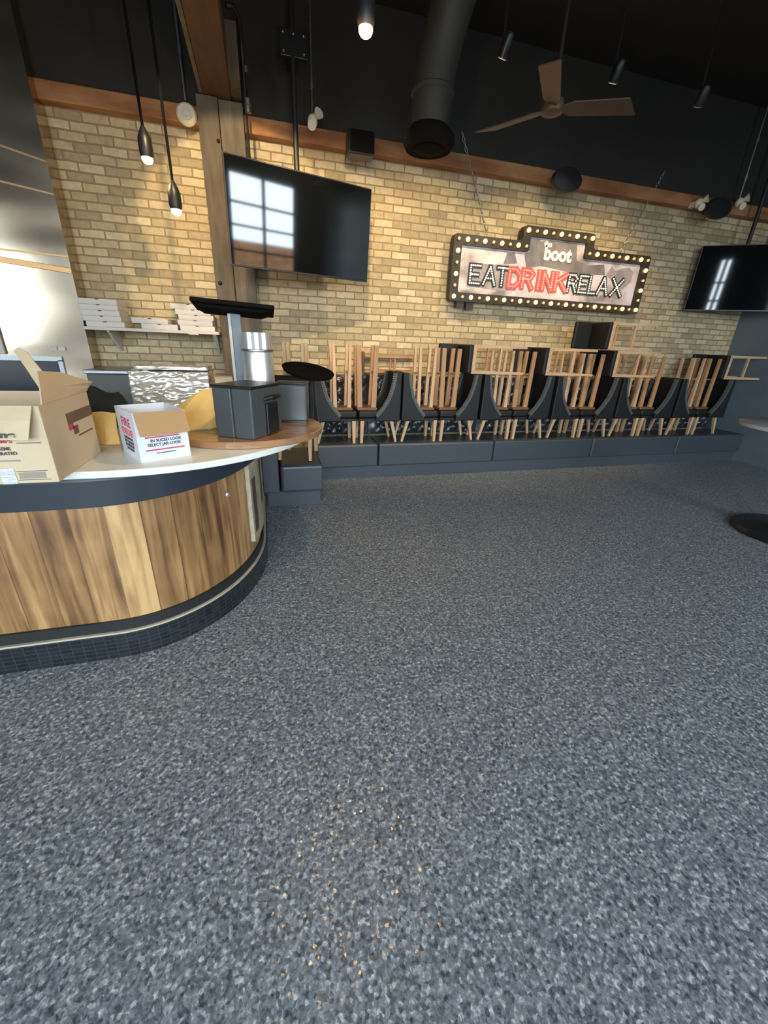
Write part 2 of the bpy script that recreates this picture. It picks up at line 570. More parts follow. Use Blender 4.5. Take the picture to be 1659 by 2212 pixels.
M_WHITETOP = mat('white_countertop', (0.84, 0.88, 0.82), 0.25, var=(0.78, 0.82, 0.76), vscale=5)
M_NAVY = mat('navy_fascia', (0.026, 0.034, 0.043), 0.28)
M_BLACK = mat('black_trim', (0.016, 0.017, 0.018), 0.5)
M_PALELINE = mat('pale_strip', (0.50, 0.46, 0.36), 0.5)
M_CREAM = mat('cream_plaster', (0.45, 0.40, 0.28), 0.8, var=(0.36, 0.30, 0.20), vscale=14)
M_SLOT = mat('dark_slot', (0.06, 0.045, 0.03), 0.7, var=(0.12, 0.09, 0.06), vscale=20)
M_TABLEWOOD = mat('varnished_table_wood', (0.30, 0.150, 0.068), 0.25, var=(0.40, 0.22, 0.105), vscale=5, vstretch=(1, 6, 6), coat=0.4)
M_LEGWOOD = mat('chair_leg_wood', (0.52, 0.34, 0.19), 0.45, var=(0.60, 0.42, 0.25), vscale=6, vstretch=(4, 4, 0.7))
M_STOOLWOOD = mat('stool_wood', (0.36, 0.19, 0.08), 0.42, var=(0.44, 0.25, 0.115), vscale=6, vstretch=(4, 4, 0.7))
M_DARKWOOD = mat('dark_stool_wood', (0.13, 0.065, 0.03), 0.45, var=(0.17, 0.09, 0.045), vscale=6)
M_LEATHER = mat('black_leather', (0.010, 0.0105, 0.011), 0.48, spec=0.35, bump=0.08, bscale=60)
M_TUFT = mat('tufted_leather', (0.030, 0.034, 0.037), 0.27, spec=0.7)
M_BENCH = mat('charcoal_vinyl', (0.050, 0.061, 0.074), 0.38, bump=0.05, bscale=30)
M_NAIL = mat('nailheads', (0.10, 0.11, 0.11), 0.36, 0.2)
M_PLINTH = mat('bench_plinth', (0.055, 0.067, 0.082), 0.6)
M_METAL = mat('grey_metal', (0.35, 0.37, 0.38), 0.35, 0.9)
M_STANDGREY = mat('stand_grey', (0.13, 0.15, 0.17), 0.45, 0.2)
M_DARKMETAL = mat('dark_metal', (0.03, 0.03, 0.03), 0.4, 0.5)
M_SHEET = mat('galvanised_sheet', (0.80, 0.81, 0.80), 0.33, 0.75, var=(0.70, 0.71, 0.70), vscale=10)
M_GLASS = mat('dark_screen', (0.004, 0.005, 0.006), 0.04, spec=0.9)
M_BEZEL = mat('black_plastic', (0.012, 0.013, 0.014), 0.35)
M_BOXBLACK = mat('black_box_plastic', (0.065, 0.078, 0.082), 0.30, rvar=0.10, vscale=4)
M_PIZZA = mat('white_carton', (0.62, 0.60, 0.55), 0.75)
M_CARD = mat('brown_cardboard', (0.63, 0.51, 0.335), 0.8, var=(0.57, 0.45, 0.285), vscale=5)
M_HOODREFL = mat('painted_hood_reflection', (0.62, 0.36, 0.16), 0.35, 0.8)  # colour of the reflections painted on the hood
M_CARDIN = mat('tan_cardboard', (0.42, 0.27, 0.125), 0.8)
M_WHITECARD = mat('white_printed_card', (0.74, 0.77, 0.82), 0.55)
M_RED = mat('red_ink', (0.55, 0.06, 0.10), 0.6)
M_PINK = mat('pink_ink', (0.78, 0.45, 0.50), 0.6)
M_INK = mat('dark_ink', (0.06, 0.06, 0.07), 0.6)
M_GREYINK = mat('grey_ink', (0.30, 0.28, 0.22), 0.6)
M_TAPE = mat('clear_tape', (0.82, 0.82, 0.80), 0.12, coat=1.0, bump=0.9, bscale=60, bstretch=(0.3, 1, 2.5))
M_FILM = mat('crinkled_film', (0.52, 0.48, 0.38), 0.22, 0.45, coat=0.6, var=(0.72, 0.71, 0.66), vscale=5)
M_ENV = mat('yellow_envelope', (0.93, 0.64, 0.22), 0.6, var=(0.86, 0.56, 0.18), vscale=10)
M_IVORY = mat('ivory_plastic', (0.70, 0.64, 0.46), 0.4)
M_CABLE = mat('black_cable', (0.006, 0.0055, 0.005), 0.9, spec=0.1)
M_CHAIN = mat('dull_chain', (0.30, 0.29, 0.27), 0.4, 0.6)
M_BULB = mat('lit_bulb', (1, 0.85, 0.6), 0.3, emit=(1.0, 0.72, 0.32), estr=9.0)
M_MARQ = mat('marquee_bulb', (1, 0.85, 0.5), 0.3, emit=(1.0, 0.60, 0.17), estr=2.6)
M_MARQDIM = mat('dim_marquee_bulb', (0.8, 0.6, 0.35), 0.3, emit=(1.0, 0.55, 0.2), estr=0.55)
M_FRAME = mat('sign_frame', (0.035, 0.028, 0.018), 0.5)
M_LETTERBLK = mat('black_letter', (0.03, 0.03, 0.03), 0.5)
M_LETTERRED = mat('red_letter', (0.85, 0.11, 0.09), 0.5)
M_DOT = mat('letter_dots', (0.75, 0.73, 0.66), 0.5, emit=(1, 0.93, 0.8), estr=0.5)
M_DOTRED = mat('red_letter_dots', (0.85, 0.5, 0.42), 0.5, emit=(1, 0.55, 0.45), estr=0.25)
M_WHITEINK = mat('white_ink', (0.92, 0.88, 0.80), 0.6)
M_FANWOOD = mat('fan_blade_wood', (0.06, 0.042, 0.03), 0.5, var=(0.08, 0.055, 0.038), vscale=5)
M_DUCT = mat('grey_black_duct', (0.026, 0.0255, 0.022), 0.6)
M_ASPHALT = mat('asphalt', (0.10, 0.10, 0.10), 0.9)
M_PREP = mat('grey_prep_unit', (0.10, 0.10, 0.095), 0.5, 0.3)
M_CLOTH = mat('black_cloth', (0.010, 0.012, 0.015), 0.8)
M_DARKROOM = mat('oven_dark', (0.010, 0.014, 0.022), 0.3)
M_GREYTOP = mat('pale_table_laminate', (0.45, 0.47, 0.50), 0.12)

# ------------------------------------------------------------------ the room
X0, X1, Y1, ZC = -9.0, 7.5, 5.45, 4.62
struct('floor', MB().box((X0, FRONT_Y, -0.1), (X1, Y1, 0)), M_FLOOR)
struct('ceiling', MB().box((X0, FRONT_Y, ZC), (X1, Y1, ZC + 0.1)), M_CEIL)
struct('wall_back', MB().box((X0, Y1, 0), (X1, Y1 + 0.2, 3.5)), M_BRICK)
struct('wall_upper', MB().box((X0, 5.36, 3.60), (X1, Y1 + 0.2, ZC)), M_BLACKWALL)
struct('trim_1', MB().box((X0, 5.33, 3.46), (X1, Y1 + 0.2, 3.60)), M_LEDGER, bevel=0.01)
struct('wall_left', MB().box((X0 - 0.2, FRONT_Y, 0), (X0, Y1, ZC)), M_BLACKWALL)
struct('wall_right', MB().box((X1, FRONT_Y, 0), (X1 + 0.2, Y1, ZC)), M_SLATE)
fw = MB()
xs = X0
for (a, b_, c, d) in WIN:
    fw.box((xs, FRONT_Y - 0.2, 0), (a, FRONT_Y, ZC))
    fw.box((a, FRONT_Y - 0.2, 0), (b_, FRONT_Y, c))
    fw.box((a, FRONT_Y - 0.2, d), (b_, FRONT_Y, ZC))
    xs = b_
fw.box((xs, FRONT_Y - 0.2, 0), (X1, FRONT_Y, ZC))
struct('wall_front', fw, M_BLACKWALL)
for i, (a, b_, c, d) in enumerate(WIN):
    w = MB()
    y0, y1 = FRONT_Y - 0.13, FRONT_Y - 0.07
    for z in (c, c + 0.24 * (d - c), c + 0.46 * (d - c), c + 0.64 * (d - c), c + 0.80 * (d - c), d):
        w.box((a, y0, z - 0.03), (b_, y1, z + 0.03))
    for x in (a + 0.03, (a + b_) / 2, b_ - 0.03):
        w.box((x - 0.04, y0, c), (x + 0.04, y1, d))
    struct('window_%d' % (i + 1), w, M_BEZEL)
tag(obj('street_ground', MB().box((-40, -60, -0.3), (60, FRONT_Y - 0.25, -0.15)), M_ASPHALT), 'grey asphalt street outside the front windows', 'street', kind='structure')

struct('added_reflection_trim', MB().box((X0, FRONT_Y + 0.001, 3.80), (4.3, FRONT_Y + 0.12, 4.05)), M_LEDGER)  # unseen timber added to give the hood a gold reflected band
struct('added_building', MB().box((14, -26, -0.15), (34, -24, 3.2)).box((6, -40, -0.15), (13, -38, 5.0)), M_LEDGER)  # unseen brown buildings outside, added to darken the television's reflection

M_BLIND, _nt, _b, _N, _L = nodes('added_tan_blind')  # cloth of the added blind behind the camera
_tr = _N('ShaderNodeBsdfTranslucent'); _tr.inputs[0].default_value = (0.085, 0.078, 0.066, 1)
_L(_tr.outputs[0], _nt.nodes['Material Output'].inputs[0])
struct('window_6', MB().box((-6.3, FRONT_Y - 0.03, 0.7), (-4.4, FRONT_Y - 0.025, 3.5)), M_BLIND)  # unseen blind over the leftmost window, added to dim the hood's reflection

# timber post against the brick and the beam over it
t = thing('timber_post', 'weathered grey timber post on the brick wall left of the tilted television', 'post', (-0.235, 5.35, 0))
obj('board', MB().box((-0.445, 5.24, 0), (-0.255, 5.445, 3.66)), M_POST, t, bevel=0.008)
obj('board', MB().box((-0.252, 5.27, 0), (-0.03, 5.445, 3.66)), M_POST2, t, bevel=0.008)
obj('bolt', MB().dome((-0.40, 5.24, 2.12), 0.022, (0, -1, 0)), M_DARKMETAL, t)
obj('bolt', MB().dome((-0.28, 5.24, 3.33), 0.018, (0, -1, 0)), M_DARKMETAL, t)
t = thing('timber_beam', 'orange-brown timber beam overhead, resting on top of the grey post', 'beam', (-0.25, 4.0, 3.65))
obj('beam_timber', MB().box((-0.375, 0.6, 3.665), (-0.13, 5.36, 4.02)), M_BEAM, t, bevel=0.012)
obj('side_plate', MB().box((-0.128, 4.95, 3.69), (-0.035, 5.36, 4.06)), M_POST, t)
obj('edge_strip', MB().box((-0.41, 3.9, 3.668), (-0.377, 5.36, 3.76)), M_POST2, t)

# ------------------------------------------------------------------ steel kitchen hood wall
t = thing('steel_oven_hood', 'tall stainless steel oven hood at the far left, reflecting warm light', 'hood', (-3.1, 5.3, 0))
hb = MB()
hb.box((X0 + 0.01, 5.2, 1.33), (-1.755, 5.44, ZC - 0.01))
hb.box((-2.06, 5.2, 0), (-1.755, 5.44, 1.33))
hb.box((X0 + 0.01, 5.2, 0), (-2.06, 5.44, 0.75))
obj('steel_panel', hb, M_STEEL, t)
obj('oven_cavity', MB().box((X0 + 0.01, 5.30, 0.75), (-2.06, 5.44, 1.33)), M_DARKROOM, t)
obj('opening_trim', MB().box((X0 + 0.02, 5.18, 1.29), (-2.02, 5.20, 1.335)).box((-2.06, 5.18, 0.8), (-2.02, 5.20, 1.30)), M_METAL, t)
obj('maker_plate', MB().box((-2.10, 5.19, 1.395), (-2.045, 5.20, 1.43)).box((-2.035, 5.19, 1.395), (-1.97, 5.20, 1.425)), M_PIZZA, t)
obj('side_door', MB().box((-4.4, 5.165, 1.345), (-2.49, 5.20, 2.0)), M_PIZZA, t, bevel=0.01)
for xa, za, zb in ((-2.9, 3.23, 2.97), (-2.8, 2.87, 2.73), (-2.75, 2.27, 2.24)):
    obj('reflection_strip', MB().prism([(xa, za), (-1.757, zb), (-1.757, zb + 0.012), (xa, za + 0.014)], 5.190, 5.2, 'Y'), M_HOODREFL, t)  # slanting reflections in the wavy steel, built as coloured strips
obj('reflection_band', MB().prism([(-2.8, 2.20), (-1.757, 2.10), (-1.757, 2.15), (-2.8, 2.25)], 5.188, 5.2, 'Y'), M_HOODREFL, t, bevel=0.003)  # gold reflection on the steel, built as a coloured band

# prep unit and shelf on the brick behind the counter
t = thing('prep_unit', 'grey kitchen prep unit standing against the brick under the shelf', 'kitchen unit', (-1.2, 5.2, 0))
obj('unit_body', MB().box((-1.74, 4.92, 0), (-0.95, 5.44, 1.20)), M_PREP, t, bevel=0.01)
obj('unit_top', MB().box((-1.745, 4.86, 1.20), (-0.93, 5.44, 1.235)), M_METAL, t, bevel=0.006)
t = thing('wall_shelf', 'narrow white wall shelf carrying the flat white cartons', 'shelf', (-1.1, 5.3, 1.63))
obj('shelf_board', MB().box((-1.72, 5.06, 1.605), (-0.455, 5.45, 1.635)), M_PIZZA, t, bevel=0.004)
for x in (-1.52, -0.50):
    obj('bracket', MB().prism([(5.44, 1.605), (5.10, 1.605), (5.10, 1.595), (5.42, 1.40), (5.44, 1.40)], x - 0.012, x + 0.012, 'X'), M_PIZZA, t)
obj('price_tag', MB().box((-0.755, 5.052, 1.597), (-0.655, 5.058, 1.645)), M_PIZZA, t)

# flat cartons: one built, the rest copied
def carton_root():
    t = thing('pizza_box', 'x', 'carton', (0, 0, 0))
    obj('carton_base', MB().box((-0.17, -0.16, 0.0), (0.17, 0.16, 0.046)), M_PIZZA, t, world=False, bevel=0.003)
    obj('carton_lid', MB().box((-0.172, -0.162, 0.012), (0.172, 0.162, 0.050)), M_PIZZA, t, world=False, bevel=0.003)
    obj('lid_notch', MB().prism([(0.02, 0.0515), (-0.02, 0.0515), (-0.012, 0.042), (0.012, 0.042)], -0.1635, -0.1622, 'Y'), M_SLOT, t, world=False)
    return t
proto = carton_root()
cartons = []
nth = ['bottom', 'second from the bottom', 'middle', 'second from the top', 'topmost']
for k, (dx, dz) in enumerate([(0.015, 0), (-0.005, 0.051), (-0.015, 0.102), (-0.015, 0.153), (-0.02, 0.204)]):
    cartons.append((-1.54 + dx, 1.636 + dz, 'flat white carton, %s of the stack beside the steel hood' % nth[k]))
cartons.append((-1.03, 1.636, 'flat white carton lying alone under another in the middle of the shelf'))
cartons.append((-1.11, 1.687, 'flat white carton overhanging the single one in the middle of the shelf'))
for k, (dx, dz) in enumerate([(0.0, 0), (-0.01, 0.051), (0.0, 0.102), (-0.02, 0.153), (-0.06, 0.204)]):
    cartons.append((-0.665 + dx, 1.636 + dz, 'flat white carton, %s of the stack by the post' % nth[k]))
for k, (x, z, lab) in enumerate(cartons):
    mt = Matrix.Translation((x, 5.255, z)) @ Matrix.Rotation(R(random.uniform(-2, 2)), 4, 'Z')
    if k == 0:
        proto.matrix_world = mt; proto['label'] = lab; proto['group'] = 'flat white cartons on the shelf'
    else:
        dup(proto, lab, mt, 'flat white cartons on the shelf')

# ------------------------------------------------------------------ bar counter
def counter_curve(off, y_end=3.9, x_start=-4.4, n=28):
    """plan curve of the counter face: straight front, rounded corner, then straight back"""
    cx, cy, a, b = -0.85, 3.0, 0.77 + off, 1.03 + off
    pts = [(x_start, cy - b), (-3.0, cy - b), (-2.0, cy - b), (-1.3, cy - b)]
    for i in range(n + 1):
        q = PI / 2 * i / n
        pts.append((cx + a * math.sin(q), cy - b * math.cos(q)))
    pts.append((cx + a, y_end))
    return pts
t = thing('bar_counter', 'curved bar counter with white top, dark fascia, plank front and tiled base', 'counter', (-1.2, 2.8, 0))
obj('tile_base', MB().strip(counter_curve(0.0), 0.0, 0.145, 0.05), M_TILE, t)
obj('base_strip', MB().strip(counter_curve(-0.005), 0.146, 0.156, 0.05), M_PALELINE, t)
obj('base_trim', MB().strip(counter_curve(-0.02), 0.157, 0.215, 0.05), M_BLACK, t)
obj('plank_front', MB().strip(counter_curve(-0.035), 0.20, 0.88, 0.05), M_COUNTERWOOD, t)
obj('fascia', MB().strip(counter_curve(0.01), 0.862, 0.985, 0.07), M_NAVY, t)
tp = []
for i in range(31):
    q = PI / 2 * i / 30
    tp.append((-0.75 + 1.06 * math.sin(q), 3.1 - 1.10 * math.cos(q)))
top = [(-4.5, 2.0)] + tp + [(0.31, 3.45), (-0.2, 3.75), (-4.5, 3.75)]
obj('countertop', MB().prism(top, 0.985, 1.02, 'Z'), M_WHITETOP, t, bevel=0.006)
# broken end of the plank front with bare plaster
c = counter_curve(-0.028)
c = counter_curve(-0.008, n=60)
seg = [p for p in c if p[1] > 2.60 and p[0] > -0.5]
ep = obj('end_plaster', MB().strip(seg[:-1] + [(seg[-1][0], 3.5)], 0.30, 0.858, 0.04), M_CREAM, t, label='cream plaster end piece')
sg = [p for p in counter_curve(-0.004, n=60) if 2.61 < p[1] < 2.72 and p[0] > -0.5]
obj('plaster_slot', MB().strip(sg, 0.36, 0.74, 0.02), M_SLOT, ep)
sg = [p for p in counter_curve(-0.004, n=60) if 2.86 < p[1] < 3.01 and p[0] > -0.5]
obj('plaster_slot', MB().strip(sg, 0.48, 0.80, 0.02), M_SLOT, ep)
obj('knot', MB().dome((-0.262, 2.375, 0.74), 0.016, (0.75, -0.65, 0), flat=0.5), M_SHEET, t)

# ------------------------------------------------------------------ round table top on the counter
t = thing('round_tabletop', 'round varnished wooden tabletop laid on the white counter end', 'tabletop', (-0.18, 2.8, 1.021))
obj('wood_disc', MB().lathe([(0.495, 0.0), (0.50, 0.004), (0.50, 0.036), (0.495, 0.04)], (-0.15, 2.82, 1.0215), 72, smooth=False), M_TABLEWOOD, t)
TT = 1.0625

# black boxes, canister, grey stand with flat panel
def turned(cx, cy, cz, deg):
    return Matrix.Translation((cx, cy, cz)) @ Matrix.Rotation(R(deg), 4, 'Z')
t = thing('black_box', 'larger black box with a front seam at the edge of the round wooden tabletop', 'box', (-0.13, 2.53, TT))
mt = turned(-0.105, 2.545, TT, -32)
obj('box_body', MB().box((-0.13, -0.15, 0), (-0.01, 0.16, 0.275), mt).box((-0.006, -0.15, 0), (0.118, 0.16, 0.275), mt), M_BOXBLACK, t, bevel=0.008)
obj('box_lid', MB().box((-0.135, -0.155, 0.275), (0.123, 0.165, 0.29), mt), M_BEZEL, t, bevel=0.004)
obj('side_handle', MB().tube([mt @ Vector((0.118, -0.02, 0.21)), mt @ Vector((0.16, -0.01, 0.225)), mt @ Vector((0.165, 0.06, 0.225)), mt @ Vector((0.118, 0.08, 0.21))], 0.012), M_BEZEL, t)
obj('side_panel', MB().box((0.118, -0.02, 0.01), (0.135, 0.10, 0.19), mt), M_BEZEL, t, bevel=0.006)
t = thing('black_box', 'smaller grey-black box behind the seamed box, next to the upside-down seating', 'box', (0.14, 2.9, TT))
mt = turned(0.175, 2.93, TT, -12)
obj('box_body', MB().box((-0.10, -0.07, 0.012), (0.10, 0.07, 0.255), mt), M_BOXBLACK, t, bevel=0.012)
obj('box_lid', MB().box((-0.104, -0.074, 0.255), (0.104, 0.074, 0.268), mt), M_BEZEL, t, bevel=0.004)
obj('box_foot', MB().box((-0.09, -0.06, 0), (0.09, 0.06, 0.012), mt), M_BEZEL, t)
t = thing('metal_canister', 'tall shiny sheet metal canister standing behind the black boxes', 'canister', (-0.03, 3.02, TT))
obj('canister_body', MB().lathe([(0.102, 0), (0.104, 0.005), (0.101, 0.44), (0.097, 0.45)], (-0.04, 3.06, TT), 40), M_SHEET, t)
obj('band', MB().lathe([(0.100, 0.448), (0.105, 0.452), (0.105, 0.460), (0.096, 0.464)], (-0.04, 3.06, TT), 40), M_METAL, t)
pr = []
fl = MB()
for k in range(48):
    q = 2 * PI * k / 48
    pr.append(((0.092 + 0.004 * math.cos(q * 8)) * math.cos(q) - 0.04, (0.092 + 0.004 * math.cos(q * 8)) * math.sin(q) + 3.06))
obj('fluted_neck', fl.prism(pr, TT + 0.462, TT + 0.565, 'Z'), M_SHEET, t)
t = thing('screen_stand', 'black flat screen tilted nearly edge-on atop a grey square post', 'stand', (-0.17, 3.12, TT))
obj('stand_foot', MB().box((-0.26, 3.185, TT), (-0.13, 3.28, TT + 0.012)), M_METAL, t)
obj('stand_post', MB().box((-0.20, 3.20, TT + 0.01), (-0.135, 3.25, 1.745)), M_STANDGREY, t, bevel=0.004)
obj('post_strip', MB().box((-0.219, 3.198, TT + 0.012), (-0.2005, 3.23, 1.74)), M_PIZZA, t)
mt = Matrix.Translation((-0.168, 3.19, 1.77)) @ Matrix.Rotation(R(2.5), 4, 'Y') @ Matrix.Rotation(R(-7), 4, 'X')
obj('flat_panel', MB().box((-0.255, -0.16, -0.008), (0.255, 0.16, 0.018), mt), M_CABLE, t, bevel=0.006)
obj('panel_back', MB().prism([(-0.20, -0.03), (0.17, -0.03), (0.235, -0.008), (-0.245, -0.008)], -0.12, 0.12, 'Y', mt), M_CABLE, t, bevel=0.004)

# film wrapped stack
def wrinkled_box(lo, hi, n, amp, seed):
    rnd = random.Random(seed)
    bm = bmesh.new()
    bmesh.ops.create_cube(bm, size=1.0)
    bmesh.ops.subdivide_edges(bm, edges=bm.edges[:], cuts=n, use_grid_fill=True)
    ph = [rnd.uniform(0, 6.28) for _ in range(8)]
    for v in bm.verts:
        p = v.co.copy()
        x = lo[0] + (p.x + 0.5) * (hi[0] - lo[0])
        y = lo[1] + (p.y + 0.5) * (hi[1] - lo[1])
        z = lo[2] + (p.z + 0.5) * (hi[2] - lo[2])
        q = Vector((x + 0.8 * z, z - 0.3 * x, y))
        w = 1.5 * mnoise.noise(Vector((q.x * 9 + 3 * seed, q.y * 34, q.z * 9))) + 1.2 * mnoise.noise(Vector((q.x * 24, q.y * 70 + seed, q.z * 20))) + rnd.uniform(-0.15, 0.15)
        k = 0.0 if z < lo[2] + 0.001 else 1.0
        if abs(p.y) > 0.49: y += amp * w * (1 if p.y > 0 else -1) * k
        if abs(p.z) > 0.49 and p.z > 0: z += amp * w * 0.8
        if abs(p.x) > 0.49: x += amp * 0.6 * w * (1 if p.x > 0 else -1)
        v.co = (x, y, z)
    me = bpy.data.meshes.new('film_wrap')
    bm.to_mesh(me)
    bm.free()
    me.polygons.foreach_set('use_smooth', [True] * len(me.polygons))
    return me
t = thing('wrapped_stack', 'stack of goods in crinkled clear film behind the open white box', 'wrapped stack', (-0.62, 3.35, 1.02))
put('film_wrap', wrinkled_box((-0.92, 3.30, 1.0205), (-0.40, 3.65, 1.35), 48, 0.0065, 3), M_FILM, t)
put('film_fold', wrinkled_box((-0.885, 3.34, 1.36), (-0.405, 3.63, 1.382), 18, 0.004, 5), M_FILM, t)
t = thing('cardboard_carton', 'small tan carton half hidden behind the black box and canister', 'carton', (-0.28, 3.45, 1.02))
obj('carton_body', MB().box((-0.362, 3.33, 1.0205), (-0.235, 3.6, 1.325)), M_CARD, t, bevel=0.003)
obj('carton_flap', MB().box((-0.362, 3.30, 1.325), (-0.235, 3.5, 1.329)), M_CARDIN, t)

def sheet(pts, th, name, material, parent=None, **k):
    """bent sheet: rows of 3D points, thickened"""
    bm = bmesh.new()
    grid = [[bm.verts.new(p) for p in row] for row in pts]
    for i in range(len(grid) - 1):
        for j in range(len(grid[0]) - 1):
            bm.faces.new((grid[i][j], grid[i][j + 1], grid[i + 1][j + 1], grid[i + 1][j]))
    bm.normal_update()
    me = bpy.data.meshes.new(name)
    bm.to_mesh(me)
    bm.free()
    o = put(name, me, material, parent, **k)
    s = o.modifiers.new('solid', 'SOLIDIFY')
    s.thickness = th
    s.offset = 0
    return o
o = sheet([[(-0.48, 2.66, 1.066), (-0.40, 2.68, 1.065), (-0.30, 2.74, 1.066)],
           [(-0.52, 2.73, 1.15), (-0.42, 2.76, 1.165), (-0.29, 2.80, 1.17)],
           [(-0.54, 2.80, 1.185), (-0.41, 2.84, 1.27), (-0.29, 2.86, 1.305)]], 0.006, 'envelope', M_ENV)
tag(o, 'crumpled yellow envelope leaning between the white box and the seamed black box', 'envelope')
o = sheet([[(-0.93, 2.52, 1.024), (-0.87, 2.50, 1.024), (-0.80, 2.50, 1.024)],
           [(-0.93, 2.55, 1.10), (-0.87, 2.54, 1.105), (-0.81, 2.53, 1.10)],
           [(-0.95, 2.58, 1.185), (-0.88, 2.58, 1.19), (-0.81, 2.56, 1.185)]], 0.006, 'envelope', M_ENV)
tag(o, 'yellow envelope standing left of the white box, beside the big cardboard box', 'envelope')

# open white box with red lettering
t = thing('white_box', 'open white box with red lettering and a folded-down brown flap', 'box', (-0.55, 2.25, 1.02))
mt = turned(-0.605, 2.115, 1.0205, 30)        # origin: front left bottom corner; x along the front, y away
w, dp, h, th = 0.235, 0.28, 0.235, 0.004
sh = MB()
sh.box((0, 0, 0), (w, th, h), mt).box((0, dp - th, 0), (w, dp, h), mt).box((0, th, 0), (th, dp - th, h), mt).box((w - th, th, 0), (w, dp - th, h), mt)
sh.box((th, th, 0), (w - th, dp - th, th), mt)
obj('box_shell', sh, M_WHITECARD, t)
fm = mt @ Matrix.Translation((0, -0.002, h)) @ Matrix.Rotation(R(33), 4, 'X')
obj('front_flap', MB().box((0.004, -0.003, -0.112), (w - 0.004, 0, 0), mt @ Matrix.Translation((0, -0.001, h)) @ Matrix.Rotation(R(-24), 4, 'X')), M_CARDIN, t, label='brown inner side of the folded-down flap')
FM = mt @ Matrix.Translation((0, -0.0012, 0)) @ UPRIGHT
def ftext(nm, s, x, z, size, material, xs=1.0, off=0.0):
    text(nm, s, size, mt @ Matrix.Translation((x, -0.001, z)) @ UPRIGHT, material, t, 0.0006, off, xs)
obj('red_band', MB().box((0.03, -0.0014, 0.118), (0.19, -0.0002, 0.162), mt), M_PINK, t)
ftext('lettering', 'FIRE', 0.11, 0.124, 0.062, M_RED, 1.35, 0.001)
ftext('lettering', 'IN SLICED LOOK', 0.128, 0.092, 0.019, M_INK, 1.0, 0.0005)
ftext('lettering', 'SELECT JAR LOOK', 0.118, 0.072, 0.019, M_INK, 1.0, 0.0005)
obj('red_line', MB().box((0.03, -0.0016, 0.050), (0.21, -0.0002, 0.056), mt).box((0.035, -0.0016, 0.112), (0.19, -0.0002, 0.117), mt), M_RED, t)
obj('fine_print', MB().box((0.075, -0.0016, 0.034), (0.165, -0.0002, 0.038), mt), M_INK, t)
SM = mt @ Matrix.Rotation(R(-90), 4, 'Z')
def stext(s, y, z, size, material, xs=1.0):
    text('side_lettering', s, size, mt @ Matrix.Translation((-0.001, y, z)) @ Matrix.Rotation(R(-90), 4, 'Z') @ UPRIGHT, material, t, 0.0006, 0.0006, xs)
stext('FIRE', 0.13, 0.155, 0.06, M_RED, 1.3)
obj('side_red_band', MB().box((-0.0016, 0.035, 0.115), (-0.0002, 0.225, 0.145), mt), M_PINK, t)
stext('TRUE', 0.13, 0.112, 0.045, M_RED, 1.5)
for q, z in enumerate((0.090, 0.072, 0.054, 0.036)):
    stext(['IN SLICED LOOK', 'SELECT JAR LOOK', 'JAR AND SLICED', 'LOOK IN JAR'][q], 0.13, z, 0.018, M_INK)

# big cardboard box with open flaps, at the counter front
t = thing('cardboard_box', 'big open brown cardboard box with dark print, overhanging the counter front', 'cardboard box', (-1.2, 2.15, 1.02))
bx0, bx1, by0, by1, bz0, bz1 = -1.56, -0.845, 1.92, 2.40, 1.0205, 1.325
sh = MB()
e = 0.006
sh.box((bx0, by0, bz0), (bx1, by0 + e, bz1)).box((bx0, by1 - e, bz0), (bx1, by1, bz1)).box((bx0, by0 + e, bz0), (bx0 + e, by1 - e, bz1)).box((bx1 - e, by0 + e, bz0), (bx1, by1 - e, bz1)).box((bx0 + e, by0 + e, bz0), (bx1 - e, by1 - e, bz0 + e))
obj('box_shell', sh, M_CARD, t, bevel=0.003)
# front flap hangs down outside
sheet([[(bx0, 1.912, 1.326), (-1.2, 1.910, 1.328), (-0.862, 1.914, 1.326)],
       [(bx0, 1.886, 1.28), (-1.2, 1.882, 1.28), (-0.868, 1.886, 1.275)],
       [(bx0, 1.876, 1.215), (-1.2, 1.868, 1.215), (-0.885, 1.872, 1.205)]], 0.005, 'front_flap', M_CARD, t)
# right flap raised and bent, rear flap upright
sheet([[(-0.846, 1.95, 1.326), (-0.846, 2.18, 1.328), (-0.846, 2.40, 1.326)],
       [(-0.855, 1.99, 1.375), (-0.850, 2.2, 1.37), (-0.838, 2.42, 1.35)],
       [(-0.885, 2.08, 1.44), (-0.87, 2.23, 1.425), (-0.825, 2.44, 1.365)]], 0.005, 'side_flap', M_CARD, t)
sheet([[(-1.03, 2.395, 1.326), (-1.0, 2.395, 1.326), (-0.965, 2.395, 1.326)],
       [(-1.06, 2.40, 1.41), (-1.035, 2.40, 1.41), (-1.00, 2.40, 1.405)],
       [(-1.095, 2.405, 1.50), (-1.075, 2.405, 1.515), (-1.05, 2.405, 1.50)]], 0.005, 'rear_flap', M_CARD, t)
t.location.y -= 0.055
WM[t.name] = Matrix.Translation((-1.2, 2.15, 1.02))
def ctext(s, x, z, size, material, y=1.918, xs=1.0, off=0.0006):
    text('lettering', s, size, Matrix.Translation((x, y, z)) @ UPRIGHT, material, t, 0.0006, off, xs)
ctext('t.Nine', -0.985, 1.217, 0.034, M_INK, 1.866, 1.5, 0.001)
ctext('IMPS', -0.985, 1.186, 0.019, M_RED, 1.9185, 1.2)
obj('print_line', MB().box((-1.30, 1.9182, 1.190), (-1.04, 1.9198, 1.193)).box((-0.95, 1.9182, 1.183), (-0.87, 1.9198, 1.186)), M_INK, t)
ctext('SLICED SUPREME', -1.04, 1.158, 0.0175, M_INK)
ctext('UNREFRIGERATED', -1.03, 1.139, 0.0175, M_INK)
obj('faint_print', MB().box((-1.25, 1.9182, 1.112), (-0.955, 1.9198, 1.119)), M_GREYINK, t)
